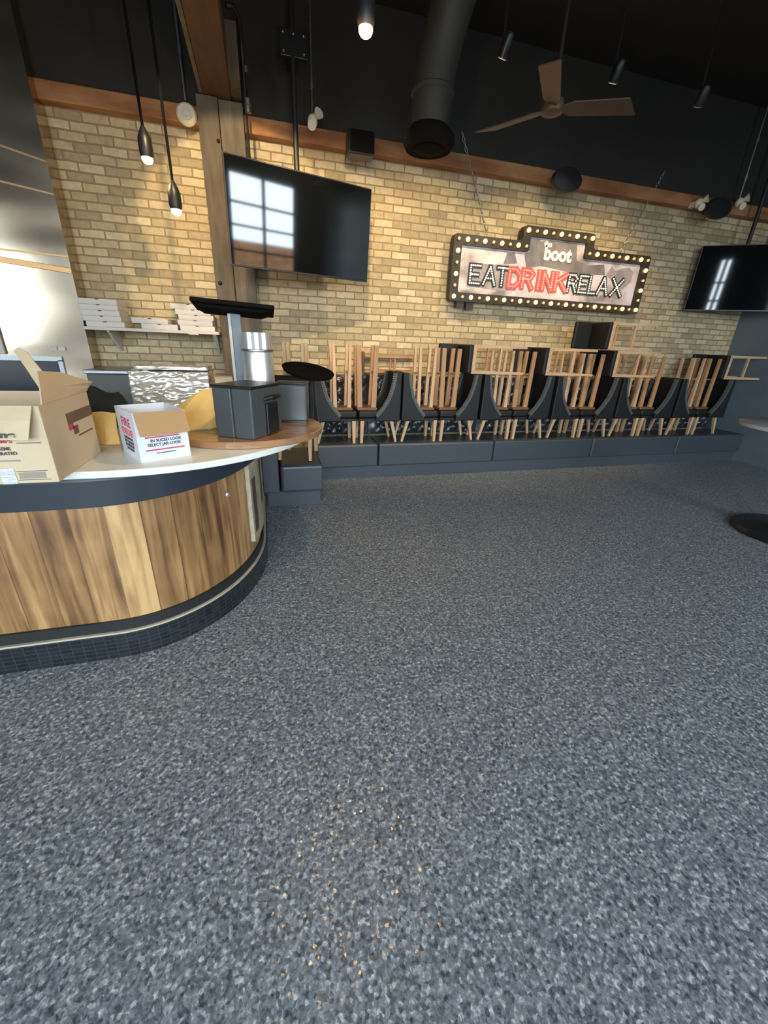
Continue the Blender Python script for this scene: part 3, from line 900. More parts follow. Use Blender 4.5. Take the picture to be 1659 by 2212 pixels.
obj('print_block', MB().box((-0.975, 1.9182, 1.040), (-0.885, 1.9198, 1.066)), M_GREYINK, t)
obj('print_line', MB().box((-0.98, 1.9178, 1.070), (-0.875, 1.9196, 1.072)).box((-0.98, 1.9178, 1.034), (-0.87, 1.9196, 1.036)), M_INK, t)
obj('packing_tape', MB().box((-1.035, 1.9165, 1.0215), (-0.985, 1.9198, 1.085)), M_TAPE, t)
obj('side_print', MB().box((-0.8448, 2.12, 1.215), (-0.8435, 2.40, 1.262)).box((-0.8448, 2.16, 1.165), (-0.8435, 2.21, 1.20)).box((-0.8448, 2.20, 1.150), (-0.8435, 2.36, 1.156)), M_DARKWOOD, t)
obj('side_red_print', MB().box((-0.8448, 2.12, 1.190), (-0.8435, 2.17, 1.214)), M_RED, t)

# black cloth bag behind
bag = MB().ball((-1.02, 3.02, 1.13), 0.13, 20, 12, (1.15, 0.8, 1.0))
me = bag.mesh('cloth_bag')
rr = random.Random(4)
for v in me.vertices:
    v.co.z = max(1.0215, v.co.z + 0.02 * math.sin(v.co.x * 40) + rr.uniform(-0.006, 0.006))
o = put('cloth_bag', me, M_CLOTH)
tag(o, 'crumpled black cloth bag between the cardboard box and film-wrapped stack', 'bag')

# ------------------------------------------------------------------ banquettes
def tufted(axis, a0, a1, z0, z1, face, depth, name, parent, back):
    """diamond tufted panel; runs along axis from a0 to a1; front at `face` bulging towards -y (or +x)"""
    nx, nz = int((a1 - a0) / 0.02), int((z1 - z0) / 0.02)
    vs, fs = [], []
    p = 0.15
    for j in range(nz + 1):
        for i in range(nx + 1):
            a = a0 + (a1 - a0) * i / nx
            z = z0 + (z1 - z0) * j / nz
            u, v = (a + z) / p, (a - z) / p
            bul = depth * (abs(math.sin(PI * u) * math.sin(PI * v)) ** 0.45)
            edge = min(1, 6 * min(i, nx - i) / nx * (a1 - a0), 12 * min(j, nz - j) / nz * (z1 - z0) + 0.2)
            bul *= edge
            vs.append((a, face - bul, z) if axis == 'X' else (face + bul, a, z))
    for j in range(nz):
        for i in range(nx):
            q = j * (nx + 1) + i
            f = (q, q + 1, q + nx + 2, q + nx + 1)
            fs.append(f if axis == 'X' else f[::-1])
    m_ = MB().add(vs, fs, True)
    if axis == 'X':
        m_.box((a0, face + 0.001, z0), (a1, back, z1))
    else:
        m_.box((back, a0, z0), (face - 0.001, a1, z1))
    return obj(name, m_, M_TUFT, parent)
t = thing('banquette', 'long black tufted banquette bench along the brick wall', 'banquette', (3.9, 5.0, 0))
obj('plinth', MB().box((0.52, 4.78, 0), (X1 - 0.01, 5.42, 0.155)), M_PLINTH, t)
edges = [0.52, 1.29, 2.90, 4.50, 6.10, X1 - 0.01]
for a, b_ in zip(edges[:-1], edges[1:]):
    obj('seat_cushion', MB().box((a + 0.006, 4.72, 0.157), (b_ - 0.006, 5.24, 0.44)), M_BENCH, t, bevel=0.022, seg=3)
for a, b_ in zip(edges[:-1], edges[1:]):
    tufted('X', a + 0.004, b_ - 0.004, 0.445, 1.20, 5.31, 0.045, 'tufted_back', t, 5.43)
t = thing('banquette', 'short black banquette arm ending beside the counter end', 'banquette', (0.2, 4.6, 0))
obj('plinth', MB().box((-0.06, 4.00, 0), (0.47, 5.2, 0.155)), M_PLINTH, t)
obj('seat_cushion', MB().box((0.075, 3.93, 0.157), (0.50, 4.69, 0.44)), M_BENCH, t, bevel=0.03, seg=3)
obj('back_panel', MB().box((-0.10, 3.95, 0.157), (0.06, 5.2, 0.70)), M_BENCH, t, bevel=0.012)

# ------------------------------------------------------------------ wing chair (faces +x, feet at z=0)
def wing_chair():
    t = thing('wing_chair', 'x', 'chair', (0, 0, 0))
    obj('seat', MB().box((-0.20, -0.163, 0.30), (0.245, 0.163, 0.385)), M_LEATHER, t, world=False, bevel=0.025, seg=3)
    obj('seat_base', MB().box((-0.24, -0.165, 0.265), (0.235, 0.165, 0.30)), M_LEATHER, t, world=False)
    bk = MB()
    n = 8
    out, inn = [], []
    for i in range(n + 1):
        y = -0.17 + 0.34 * i / n
        bow = 0.012 * (1 - (y / 0.17) ** 2)
        out.append((-0.255 - bow, y)); inn.append((-0.195 - bow, y))
    poly = out + inn[::-1]
    bk.prism([(a, b_) for a, b_ in poly], 0.30, 0.835, 'Z')
    obj('backrest', bk, M_LEATHER, t, world=False, bevel=0.012)
    prof = [(-0.265, 0.27), (0.04, 0.27), (0.04, 0.34), (-0.045, 0.44), (-0.115, 0.56), (-0.155, 0.70), (-0.175, 0.83), (-0.265, 0.835)]
    for s in (-1, 1):
        y0, y1 = (-0.215, -0.165) if s < 0 else (0.165, 0.215)
        wg = obj('wing', MB().prism(prof, y0, y1, 'Y'), M_LEATHER, t, world=False, bevel=0.012)
        nh = MB()
        slope = prof[2:7]
        yc = (y0 + y1) / 2
        yo = y0 - 0.001 if s < 0 else y1 + 0.001
        for a, b_ in zip(slope[:-1], slope[1:]):
            pl = math.hypot(b_[0] - a[0], b_[1] - a[1])
            ox, oz = (b_[1] - a[1]) / pl * 0.004, -(b_[0] - a[0]) / pl * 0.004
            nh.prism([a, b_, (b_[0] + ox, b_[1] + oz), (a[0] + ox, a[1] + oz)], y0 + 0.004, y1 - 0.004, 'Y')
            nx0, nz0 = (b_[1] - a[1]) / pl * 0.030, -(b_[0] - a[0]) / pl * 0.030
            nh.prism([a, b_, (b_[0] - nx0, b_[1] - nz0), (a[0] - nx0, a[1] - nz0)], yo - 0.0025, yo + 0.0025, 'Y')
            L_ = math.hypot(b_[0] - a[0], b_[1] - a[1])
            k = max(2, int(L_ / 0.022))
            nx_, nz_ = (b_[1] - a[1]) / L_, -(b_[0] - a[0]) / L_
            for i in range(k):
                u = (i + 0.5) / k
                px, pz = a[0] + (b_[0] - a[0]) * u, a[1] + (b_[1] - a[1]) * u
                nh.dome((px - nx_ * 0.014, yo + (-0.002 if s < 0 else 0.002), pz - nz_ * 0.014), 0.0095, (0, -1 if s < 0 else 1, 0), 6, 2)
                nh.dome((px + nx_ * 0.004, yc, pz + nz_ * 0.004), 0.0105, (nx_, 0, nz_), 6, 2)
        obj('nailhead_trim', nh, M_NAIL, wg, world=False)
    for s in (-1, 1):
        obj('leg', MB().bar((0.20, s * 0.15, 0.27), (0.205, s * 0.15, 0.001), 0.044, 0.034), M_LEGWOOD, t, world=False)
        obj('leg', MB().bar((-0.17, s * 0.15, 0.27), (-0.235, s * 0.155, 0.005), 0.042, 0.026), M_LEGWOOD, t, world=False)
    return t
chair = wing_chair()
BT = 0.441
GAPS = [1.04, 2.095, 3.165, 4.25, 5.32, 6.40]
ordn = ['first', 'second', 'third', 'fourth', 'fifth', 'sixth', 'seventh', 'eighth', 'ninth', 'tenth', 'eleventh', 'twelfth']
used = False
k = 0
for g in GAPS:
    for s in (-1, 1):
        lab = 'black wing chair facing %s on the long banquette, %s chair from the counter' % ('right' if s < 0 else 'left', ordn[k])
        mt = Matrix.Translation((g + s * 0.252, 4.965, BT)) @ Matrix.Rotation(0 if s < 0 else PI, 4, 'Z')
        if not used:
            chair.matrix_world = mt; chair['label'] = lab; chair['group'] = 'wing chairs stored on the banquette'
            used = True
        else:
            dup(chair, lab, mt, 'wing chairs stored on the banquette')
        k += 1
dup(chair, 'black wing chair with its back to the counter, on the banquette arm behind the boxes',
    Matrix.Translation((0.296, 4.33, BT)) @ Matrix.Rotation(R(75), 4, 'Z'), 'wing chairs stored on the banquette')

# ------------------------------------------------------------------ backless wooden stool (upright, feet at 0, seat top 0.735)
def wood_stool(slab):
    """slab: broad flat legs in darker wood, else slim pale legs"""
    t = thing('wooden_stool', 'x', 'stool', (0, 0, 0))
    obj('seat', MB().box((-0.125, -0.14, 0.70), (0.125, 0.14, 0.735)), M_DARKWOOD, t, world=False, bevel=0.01)
    for sx in (-1, 1):
        for sy in (-1, 1):
            if slab:
                lg = MB().bar((sx * 0.085, sy * 0.09, 0.70), (sx * 0.105, sy * 0.09, 0), 0.030, 0.026, up=(1, 0, 0), d0=0.062, d1=0.05)
            else:
                lg = MB().bar((sx * 0.085, sy * 0.09, 0.70), (sx * 0.098, sy * 0.09, 0), 0.046, 0.028)
            obj('leg', lg, M_STOOLWOOD if slab else M_LEGWOOD, t, world=False)
    for sx in (-1, 1):
        obj('rung', MB().bar((sx * 0.095, -0.085, 0.30), (sx * 0.095, 0.085, 0.30), 0.02), M_STOOLWOOD if slab else M_LEGWOOD, t, world=False)
    return t
stools = [wood_stool(False), wood_stool(True)]
stool = stools[1]
used = [False, False]
FLIP = Matrix.Rotation(PI, 4, 'X')
k = 0
sw = [-0.185, 0.125]
for gi, g in enumerate(GAPS):
    for j, dx in enumerate(sw):
        lab = '%s upside down on the %s wing chair from the counter, legs up' % (('slim-legged wooden stool', 'broad-legged wooden stool')[j], ordn[2 * gi + j])
        mt = Matrix.Translation((g + dx, 4.975, BT + 0.386 + 0.736)) @ Matrix.Rotation(R([2, -2, 1, 2, -2, 1, 2, -1, 2, -2, 1, 2][k]), 4, 'Z') @ FLIP
        if not used[j]:
            stools[j].matrix_world = mt; stools[j]['label'] = lab; stools[j]['group'] = 'upside-down wooden stools on the chairs'
            used[j] = True
        else:
            dup(stools[j], lab, mt, 'upside-down wooden stools on the chairs')
        k += 1
dup(stools[0], 'slim-legged wooden stool upside down on the wing chair of the banquette arm',
    Matrix.Translation((0.304, 4.36, BT + 0.386 + 0.736)) @ Matrix.Rotation(R(75), 4, 'Z') @ FLIP)
# one wooden stool lying on its side behind the first chairs
LIE = Matrix(((0, 0, -1, 0), (-1, 0, 0, 0), (0, 1, 0, 0), (0, 0, 0, 1)))   # local z -> -x, local x -> -y, local y -> +z
dup(stool, 'wooden stool lying on its side on the banquette back behind the first chairs',
    Matrix.Translation((1.90, 5.318, 1.205 + 0.141)) @ LIE)

# ------------------------------------------------------------------ upholstered bar stool (upright), then lying on its side
def bar_stool():
    t = thing('bar_stool', 'x', 'bar stool', (0, 0, 0))
    obj('seat_frame', MB().box((-0.18, -0.17, 0.70), (0.18, 0.17, 0.745)), M_LEGWOOD, t, world=False, bevel=0.004)
    obj('seat_cushion', MB().box((-0.165, -0.168, 0.745), (0.18, 0.168, 0.80)), M_LEATHER, t, world=False, bevel=0.015)
    obj('backrest', MB().box((-0.18, -0.17, 0.80), (-0.125, 0.17, 1.07)), M_LEATHER, t, world=False, bevel=0.02, seg=3)
    for sx in (-1, 1):
        for sy in (-1, 1):
            obj('leg', MB().bar((sx * 0.16, sy * 0.15, 0.70), (sx * 0.165, sy * 0.155, 0), 0.038, 0.028), M_LEGWOOD, t, world=False)
    for sx in (-1, 1):
        obj('stretcher', MB().bar((sx * 0.162, -0.15, 0.36), (sx * 0.162, 0.15, 0.36), 0.028), M_LEGWOOD, t, world=False)
    for sy in (-1, 1):
        obj('stretcher', MB().bar((-0.16, sy * 0.15, 0.50), (0.16, sy * 0.15, 0.50), 0.024), M_LEGWOOD, t, world=False)
    return t
bs = bar_stool()
# (x of the feet, z of the lower side, label)
CT = BT + 0.836
lying = [(3.22, CT, 'black-backed bar stool lying sideways on the chair backs, nearest the counter'),
         (4.30, CT, 'black-backed bar stool lying sideways, second from the counter, under the raised one'),
         (5.20, CT + 0.345, 'black-backed bar stool lying highest, on top of two others below the sign'),
         (5.38, CT, 'black-backed bar stool with pale glinting legs, lying third along the chair backs'),
         (7.465, CT, 'black-backed bar stool lying at the dim right end of the row')]
for k, (x, z, lab) in enumerate(lying):
    mt = Matrix.Translation((x, 4.985, z + 0.172)) @ LIE
    if k == 0:
        bs.matrix_world = mt; bs['label'] = lab; bs['group'] = 'bar stools lying on the chair backs'
    else:
        dup(bs, lab, mt, 'bar stools lying on the chair backs')

# black round tray leaning on the arm chair
mt = Matrix.Translation((0.375, 3.90, 1.315)) @ Matrix.Rotation(R(13), 4, 'X') @ Matrix.Rotation(R(7), 4, 'Y')
t = thing('round_tray', 'black round tray lying tilted over the chair back behind the boxes', 'tray', (0.345, 3.98, 1.3))
obj('tray_disc', MB().lathe([(0.20, 0), (0.225, 0.010), (0.235, 0.030), (0.228, 0.030), (0.215, 0.012), (0.0, 0.012)], n=40, mtx=mt), M_CABLE, t)

# ------------------------------------------------------------------ televisions
def television(name, label, centre, yawd, tiltd, w, h, pole_top, pole_xy):
    t = thing(name, label, 'television', centre)
    mt = Matrix.Translation(centre) @ Matrix.Rotation(R(yawd), 4, 'Z') @ Matrix.Rotation(R(tiltd), 4, 'X')   # faces local -y
    obj('tv_case', MB().box((-w / 2, 0.0, -h / 2), (w / 2, 0.03, h / 2), mt).box((-w * 0.32, 0.03, -h * 0.35), (w * 0.32, 0.06, h * 0.2), mt), M_BEZEL, t, bevel=0.004)
    obj('screen', MB().box((-w / 2 + 0.01, -0.004, -h / 2 + 0.018), (w / 2 - 0.01, -0.0005, h / 2 - 0.01), mt), M_GLASS, t)
    px, py = pole_xy
    obj('mount_pole', MB().tube([(px, py, centre[2] - 0.05), (px, py, pole_top)], 0.026, 14), M_DARKMETAL, t)
    back = mt @ Vector((0, 0.055, 0.05))
    obj('mount_arm', MB().bar((px, py, centre[2]), tuple(back), 0.05).box((px - 0.12, py - 0.04, centre[2] - 0.12), (px + 0.12, py - 0.015, centre[2] + 0.12)), M_DARKMETAL, t)
    obj('ceiling_plate', MB().box((px - 0.12, py - 0.12, pole_top - 0.02), (px + 0.12, py + 0.12, pole_top)), M_DARKMETAL, t)
    return t
tv1 = television('television', 'large black television tilted on a ceiling pole right of the timber post', (0.47, 4.755, 2.62), 15.5, 4.5, 1.45, 0.83, ZC - 0.001, (0.44, 5.02))
obj('wall_bracket', MB().box((0.33, 5.0, 3.94), (0.57, 5.05, 4.12)).box((0.40, 5.05, 3.99), (0.50, 5.35, 4.07)), M_BEZEL, tv1, bevel=0.004)
for bx, bz in ((0.36, 4.09), (0.45, 4.09), (0.54, 4.09), (0.36, 3.97), (0.54, 3.97)):
    obj('bolt', MB().dome((bx, 4.999, bz), 0.012, (0, -1, 0)), M_METAL, tv1)
television('television', 'black television at the right edge, mounted high in the corner', (6.74, 4.90, 2.63), -36, 3, 1.45, 0.83, ZC - 0.001, (6.80, 5.18))

# ------------------------------------------------------------------ marquee sign
SY = 5.30
t = thing('marquee_sign', 'stepped black marquee sign with bulbs and painted words on the brick', 'sign', (3.8, SY, 2.13))
outer = [(2.30, 2.12), (5.28, 2.12), (5.28, 2.84), (4.30, 2.84), (4.30, 3.01), (3.23, 3.01), (3.23, 2.84), (2.30, 2.84)]
inner = [(2.41, 2.22), (5.16, 2.22), (5.16, 2.73), (4.19, 2.73), (4.19, 2.90), (3.34, 2.90), (3.34, 2.73), (2.41, 2.73)]
def roundpoly(poly, r, n=5):
    out = []
    N_ = len(poly)
    for i in range(N_):
        a, b_, c_ = Vector(poly[i - 1]), Vector(poly[i]), Vector(poly[(i + 1) % N_])
        p, q = b_ + (a - b_).normalized() * r, b_ + (c_ - b_).normalized() * r
        for k in range(n + 1):
            u = k / n
            out.append(tuple((1 - u) ** 2 * p + 2 * u * (1 - u) * b_ + u * u * q))
    return out
ro, ri = roundpoly(outer, 0.05), roundpoly(inner, 0.03)
fr = MB()
n = len(ro)
vs = [(x, SY, z) for x, z in ro] + [(x, SY, z) for x, z in ri] + [(x, SY + 0.10, z) for x, z in ro] + [(x, SY + 0.10, z) for x, z in ri]
fs = []
for i in range(n):
    j = (i + 1) % n
    fs += [(i, j, n + j, n + i), (j, i, 2 * n + i, 2 * n + j), (n + i, n + j, 3 * n + j, 3 * n + i), (2 * n + j, 2 * n + i, 3 * n + i, 3 * n + j)]
obj('sign_frame', fr.add(vs, fs), M_FRAME, t)
obj('sign_panel', MB().prism(ri, SY + 0.035, SY + 0.06, 'Y'), M_PRINT, t)
M_PR1 = mat('grey_print', (0.17, 0.165, 0.175), 0.6, var=(0.26, 0.25, 0.26), vscale=9)
M_PR3 = mat('grey_backing_print', (0.15, 0.14, 0.14), 0.6, var=(0.24, 0.22, 0.215), vscale=7)
M_PR2 = mat('mid_grey_print', (0.30, 0.275, 0.27), 0.6, var=(0.44, 0.39, 0.37), vscale=7)
for fig, da, db, pm in (
        ([(3.36, 2.56), (3.30, 2.70), (3.36, 2.74), (3.36, 2.885), (3.50, 2.885), (3.56, 2.60)], 0.031, 0.034, M_PR1),
        ([(3.02, 2.58), (3.05, 2.70), (3.16, 2.715), (3.21, 2.60)], 0.031, 0.034, M_PR1),
        ([(4.62, 2.57), (4.68, 2.68), (4.76, 2.63), (4.84, 2.66), (4.98, 2.69), (5.06, 2.64), (5.06, 2.52), (4.95, 2.42), (4.82, 2.46), (4.74, 2.52)], 0.0315, 0.034, M_PR2),
        ([(3.52, 2.60), (3.50, 2.86), (3.62, 2.885), (4.06, 2.885), (4.10, 2.70), (4.30, 2.66), (4.55, 2.69), (4.60, 2.57), (4.20, 2.55)], 0.0325, 0.0345, M_PR3),
        ([(2.60, 2.30), (2.80, 2.29), (3.1, 2.27), (3.15, 2.33), (3.1, 2.58), (2.9, 2.56), (2.58, 2.56)], 0.0325, 0.0345, M_PR2)):
    obj('print_figure', MB().prism(fig, SY + da, SY + db, 'Y'), pm, t)
mid = [(2.355, 2.17), (5.22, 2.17), (5.22, 2.785), (4.245, 2.785), (4.245, 2.955), (3.285, 2.955), (3.285, 2.785), (2.355, 2.785)]
bp = []
for i in range(len(mid)):
    a, b_ = Vector(mid[i]), Vector(mid[(i + 1) % len(mid)])
    k = max(1, round((b_ - a).length / 0.1185))
    for q in range(k):
        bp.append(tuple(a + (b_ - a) * q / k))
bb = {}
for i, (x, z) in enumerate(bp):
    on = i % 2 == 0
    r = 0.027 if on else 0.018
    if on not in bb:
        bmb = MB()
        bmb.ball((0, -0.018, 0), r, 10, 6).lathe([(r * 0.7, 0), (r * 0.7, 0.012)], n=8, mtx=Matrix.Rotation(R(90), 4, 'X'))
        bb[on] = bmb.mesh('bulb')
        bb[on].materials.append(M_MARQ if on else M_MARQDIM)
    o = put('bulb', bb[on], None, t)
    o.location = (x, SY, z)
obj('junction_box', MB().box((2.42, SY + 0.02, 2.05), (2.52, SY + 0.09, 2.12)).box((2.56, SY + 0.03, 2.03), (2.66, SY + 0.08, 2.12)), M_FRAME, t)
GL = {  # strokes on a 1 x 1 box
    'E': [[(1, 1), (0, 1), (0, 0), (1, 0)], [(0, .5), (.8, .5)]],
    'A': [[(0, 0), (.5, 1), (1, 0)], [(.2, .35), (.8, .35)]],
    'T': [[(0, 1), (1, 1)], [(.5, 1), (.5, 0)]],
    'D': [[(0, 0), (0, 1), (.6, 1), (1, .7), (1, .3), (.6, 0), (0, 0)]],
    'R': [[(0, 0), (0, 1), (.7, 1), (1, .8), (.7, .5), (0, .5)], [(.5, .5), (1, 0)]],
    'I': [[(.5, 0), (.5, 1)]],
    'N': [[(0, 0), (0, 1), (1, 0), (1, 1)]],
    'K': [[(0, 0), (0, 1)], [(1, 1), (0, .45)], [(.3, .6), (1, 0)]],
    'L': [[(0, 1), (0, 0), (1, 0)]],
    'X': [[(0, 0), (1, 1)], [(0, 1), (1, 0)]],
}
LX = [(2.57, 2.70), (2.76, 2.92), (2.95, 3.09), (3.125, 3.28), (3.325, 3.47), (3.53, 3.60), (3.635, 3.77), (3.83, 4.00), (4.035, 4.16), (4.21, 4.33), (4.375, 4.47), (4.52, 4.68), (4.75, 4.92)]
for ch, (xa, xb) in zip('EATDRINKRELAX', LX):
    red = 3.1 < xa < 3.95
    body, dots = MB(), MB()
    layer = 0
    z0, z1 = 2.335, 2.53
    for st in GL[ch]:
        P = [(xa + (xb - xa) * p[0], z0 + (z1 - z0) * p[1]) for p in st]
        for a, b_ in zip(P[:-1], P[1:]):
            va, vb = Vector(a), Vector(b_)
            L_ = (vb - va).length
            d = (vb - va).normalized()
            nn = Vector((-d.y, d.x))
            hw = 0.034 if red else 0.029
            a2, b2 = va - d * hw * 0.8, vb + d * hw * 0.8
            body.prism([tuple(a2 + nn * hw), tuple(a2 - nn * hw), tuple(b2 - nn * hw), tuple(b2 + nn * hw)], SY + 0.0235 - 0.0004 * layer, SY + 0.031, 'Y')
            layer += 1
            k = max(2, round(L_ / 0.028))
            for i in range(k + 1):
                p = va + (vb - va) * i / k
                dots.dome((p.x, SY + 0.0208, p.y), 0.0125, (0, -1, 0), 7, 2)
    lo_ = obj('letter', body, M_LETTERRED if red else M_LETTERBLK, t, label='%s letter %s' % ('red' if red else 'black', ch))
    dd = obj('letter_dots', dots, M_DOTRED if red else M_DOT, lo_)
    dd['kind'] = 'stuff'
text('lettering', 'boot', 0.215, Matrix.Translation((3.79, SY + 0.0265, 2.675)) @ UPRIGHT, M_WHITEINK, t, 0.003, 0.009, 1.0)
text('lettering', 'the', 0.085, Matrix.Translation((3.62, SY + 0.0265, 2.815)) @ UPRIGHT, M_WHITEINK, t, 0.003, 0.005)
# two chains holding the sign
def chain(name, label, p0, p1):
    p0, p1 = Vector(p0), Vector(p1)
    L_ = (p1 - p0).length
    k = int(L_ / 0.045)
    m_ = MB()
    d = (p1 - p0).normalized()
    s1 = d.cross(Vector((0, 1, 0))).normalized()
    s2 = d.cross(s1).normalized()
    for i in range(k):
        c_ = p0 + d * (i + 0.5) * L_ / k
        s = s1 if i % 2 else s2
        ring = [c_ + d * 0.030 * math.cos(2 * PI * q / 10) + s * 0.013 * math.sin(2 * PI * q / 10) for q in range(11)]
        m_.tube(ring, 0.0045, 5, False)
    return tag(obj(name, m_, M_CHAIN), label, 'chain')
chain('sign_chain', 'left slanting chain holding the marquee sign up to the black wall', (2.29, 5.34, 3.79), (2.74, 5.33, 2.865))
chain('sign_chain', 'right slanting chain holding the marquee sign up to the black wall', (5.18, 5.34, 3.79), (4.77, 5.33, 2.865))

# ------------------------------------------------------------------ ceiling things
def pendant(label, x, y, zb, name='pendant_light', power=7, sc=1.0):
    t = thing(name, label, 'pendant light', (x, y, zb))
    obj('cord', MB().tube([(x, y, zb + 0.17 * sc), (x, y, ZC - 0.03)], 0.011 * sc, 8), M_CABLE, t)
    obj('socket', MB().lathe([(0.044 * sc, 0.02 * sc), (0.052 * sc, 0.05 * sc), (0.050 * sc, 0.14 * sc), (0.034 * sc, 0.18 * sc), (0.014 * sc, 0.22 * sc)], (x, y, zb), 18), M_DARKMETAL, t)
    obj('bulb', MB().ball((x, y, zb + 0.012 * sc), 0.042 * sc, 16, 10, (1, 1, 0.85)), M_BULB, t)
    obj('ceiling_rose', MB().lathe([(0.05, -0.03), (0.06, -0.001)], (x, y, ZC), 18), M_DARKMETAL, t)
    L = bpy.data.lights.new('pendant_glow', 'POINT')
    L.energy = power
    L.color = (1.0, 0.66, 0.3)
    L.shadow_soft_size = 0.04
    lo_ = bpy.data.objects.new('pendant_glow', L)
    lo_.location = (x, y, zb - 0.06)
    col.objects.link(lo_)
    return t
pendant('higher lit pendant bulb on a black cord, left one before the brick', -0.80, 4.5, 2.885)
pendant('lower lit pendant bulb on a black cord, right one before the brick', -0.635, 4.5, 2.555)

def can_light(label, x, y, z, lit, aim):
    t = thing('ceiling_spotlight', label, 'spotlight', (x, y, z))
    d = (Vector(aim) - Vector((x, y, z))).normalized()
    p = Vector((x, y, z))
    obj('stem', MB().tube([(x, y, z + 0.05), (x, y, ZC - 0.002)], 0.009, 8), M_DARKMETAL, t)
    back = p - d * 0.02
    obj('housing', MB().tube([tuple(back - d * 0.14), tuple(back - d * 0.12), tuple(back)], [0.028, 0.042, 0.042], 16), M_BEZEL, t)
    obj('rim', MB().tube([tuple(back), tuple(back + d * 0.006)], 0.046, 16), M_METAL, t)
    obj('lens', MB().tube([tuple(back + d * 0.006), tuple(back + d * 0.010)], 0.034, 16), lit, t)
    return t
M_SPOTLIT = mat('bright_lens', (1, 0.9, 0.7), 0.3, emit=(1.0, 0.78, 0.42), estr=22)
M_SPOTDIM = mat('dim_lens', (0.8, 0.6, 0.4), 0.3, emit=(1.0, 0.6, 0.28), estr=1.2)
pendant('single brightly lit pendant bulb near the top centre of the black ceiling', 0.443, 2.0, 2.645, power=46, sc=0.62)
can_light('faint orange ceiling spotlight left of the fan blades', 2.02, 4.03, 3.74, M_SPOTDIM, (1.9, 5.45, 1.9))
can_light('small ceiling spotlight just right of the fan', 3.11, 4.03, 3.76, M_SPOTDIM, (3.3, 5.45, 1.7))
can_light('small ceiling spotlight second to the right of the fan', 4.10, 4.03, 3.75, M_SPOTDIM, (4.7, 5.45, 1.9))
can_light('dark ceiling spotlight above the beam end, left of the bright one', -0.40, 3.53, 3.68, M_SPOTDIM, (-0.3, 5.45, 2.6)) if False else None

# fan
t = thing('ceiling_fan', 'dark three-bladed ceiling fan hanging over the room', 'ceiling fan', (2.22, 3.5, 3.26))
obj('down_rod', MB().tube([(2.22, 3.5, 3.34), (2.22, 3.5, ZC - 0.04)], 0.016, 10), M_DARKMETAL, t)
obj('canopy', MB().lathe([(0.03, -0.09), (0.07, -0.03), (0.075, -0.001)], (2.22, 3.5, ZC), 20), M_DARKMETAL, t)
obj('hub', MB().lathe([(0.03, -0.02), (0.075, -0.01), (0.085, 0.02), (0.075, 0.06), (0.03, 0.085)], (2.22, 3.5, 3.25), 24), M_FANWOOD, t)
for deg in (-24, 122, 232):
    mt = Matrix.Translation((2.22, 3.5, 3.265)) @ Matrix.Rotation(R(deg), 4, 'Z') @ Matrix.Rotation(R(-14), 4, 'X')
    obj('fan_blade', MB().prism([(0.07, -0.03), (0.14, -0.065), (0.52, -0.08), (0.62, 0.075), (0.14, 0.065), (0.07, 0.03)], -0.005, 0.005, 'Z', mt), M_FANWOOD, t, bevel=0.003)
# duct
t = thing('ceiling_duct', 'dark round air duct bending down from the ceiling to a round diffuser', 'duct', (1.45, 4.1, 3.1))
path = [(2.15, 1.5, 4.36), (1.86, 2.6, 4.35), (1.70, 3.2, 4.33)]
for i in range(9):
    q = PI / 2 * i / 8
    path.append((1.67 - 0.20 * i / 8, 3.3 + 0.75 * math.sin(q), 3.58 + 0.75 * math.cos(q)))
path += [(1.455, 4.05, 3.40), (1.45, 4.05, 3.24)]
obj('duct_pipe', MB().tube(path, 0.16, 28), M_DUCT, t)
obj('joint_ring', MB().lathe([(0.163, 0), (0.172, 0.01), (0.172, 0.03), (0.163, 0.04)], (1.455, 4.05, 3.44), 28), M_DUCT, t)
obj('diffuser', MB().lathe([(0.06, -0.06), (0.19, -0.07), (0.215, -0.03), (0.205, 0.02), (0.165, 0.06)], (1.45, 4.05, 3.17), 32), M_CABLE, t)
obj('diffuser_cone', MB().lathe([(0.02, -0.085), (0.12, -0.075), (0.13, -0.068)], (1.45, 4.05, 3.17), 24), M_CABLE, t)
# speakers on the ledger
def box_speaker(label, x, z):
    t = thing('wall_speaker', label, 'speaker', (x, 5.2, z))
    obj('cabinet', MB().box((x - 0.135, 5.06, z - 0.10), (x + 0.135, 5.24, z + 0.10)), M_BEZEL, t, bevel=0.02)
    obj('grille', MB().box((x - 0.12, 5.05, z - 0.085), (x + 0.12, 5.06, z + 0.085)), M_CABLE, t, bevel=0.004)
    obj('wall_bracket', MB().box((x - 0.03, 5.24, z - 0.04), (x + 0.03, 5.335, z + 0.04)), M_DARKMETAL, t)
def round_speaker(label, x, z):
    t = thing('round_speaker', label, 'speaker', (x, 5.2, z))
    mt = Matrix.Translation((x, 5.2, z)) @ Matrix.Rotation(R(90), 4, 'X')
    obj('shell', MB().lathe([(0.09, -0.02), (0.18, 0.0), (0.20, 0.05), (0.19, 0.09), (0.0, 0.10)], n=32, mtx=Matrix.Translation((x, 5.2, z)) @ Matrix.Rotation(R(90), 4, 'X') @ Matrix.Diagonal((1, 0.62, 1, 1))), M_BEZEL, t)
    obj('wall_bracket', MB().box((x - 0.03, 5.21, z - 0.03), (x + 0.03, 5.335, z + 0.03)), M_DARKMETAL, t)
box_speaker('black box speaker on the timber ledge right of the television pole', 1.10, 3.45)
round_speaker('black round speaker on the timber ledge above the marquee sign', 3.60, 3.45)
round_speaker('black round speaker between two white lamps at the right of the ledge', 6.02, 3.43)
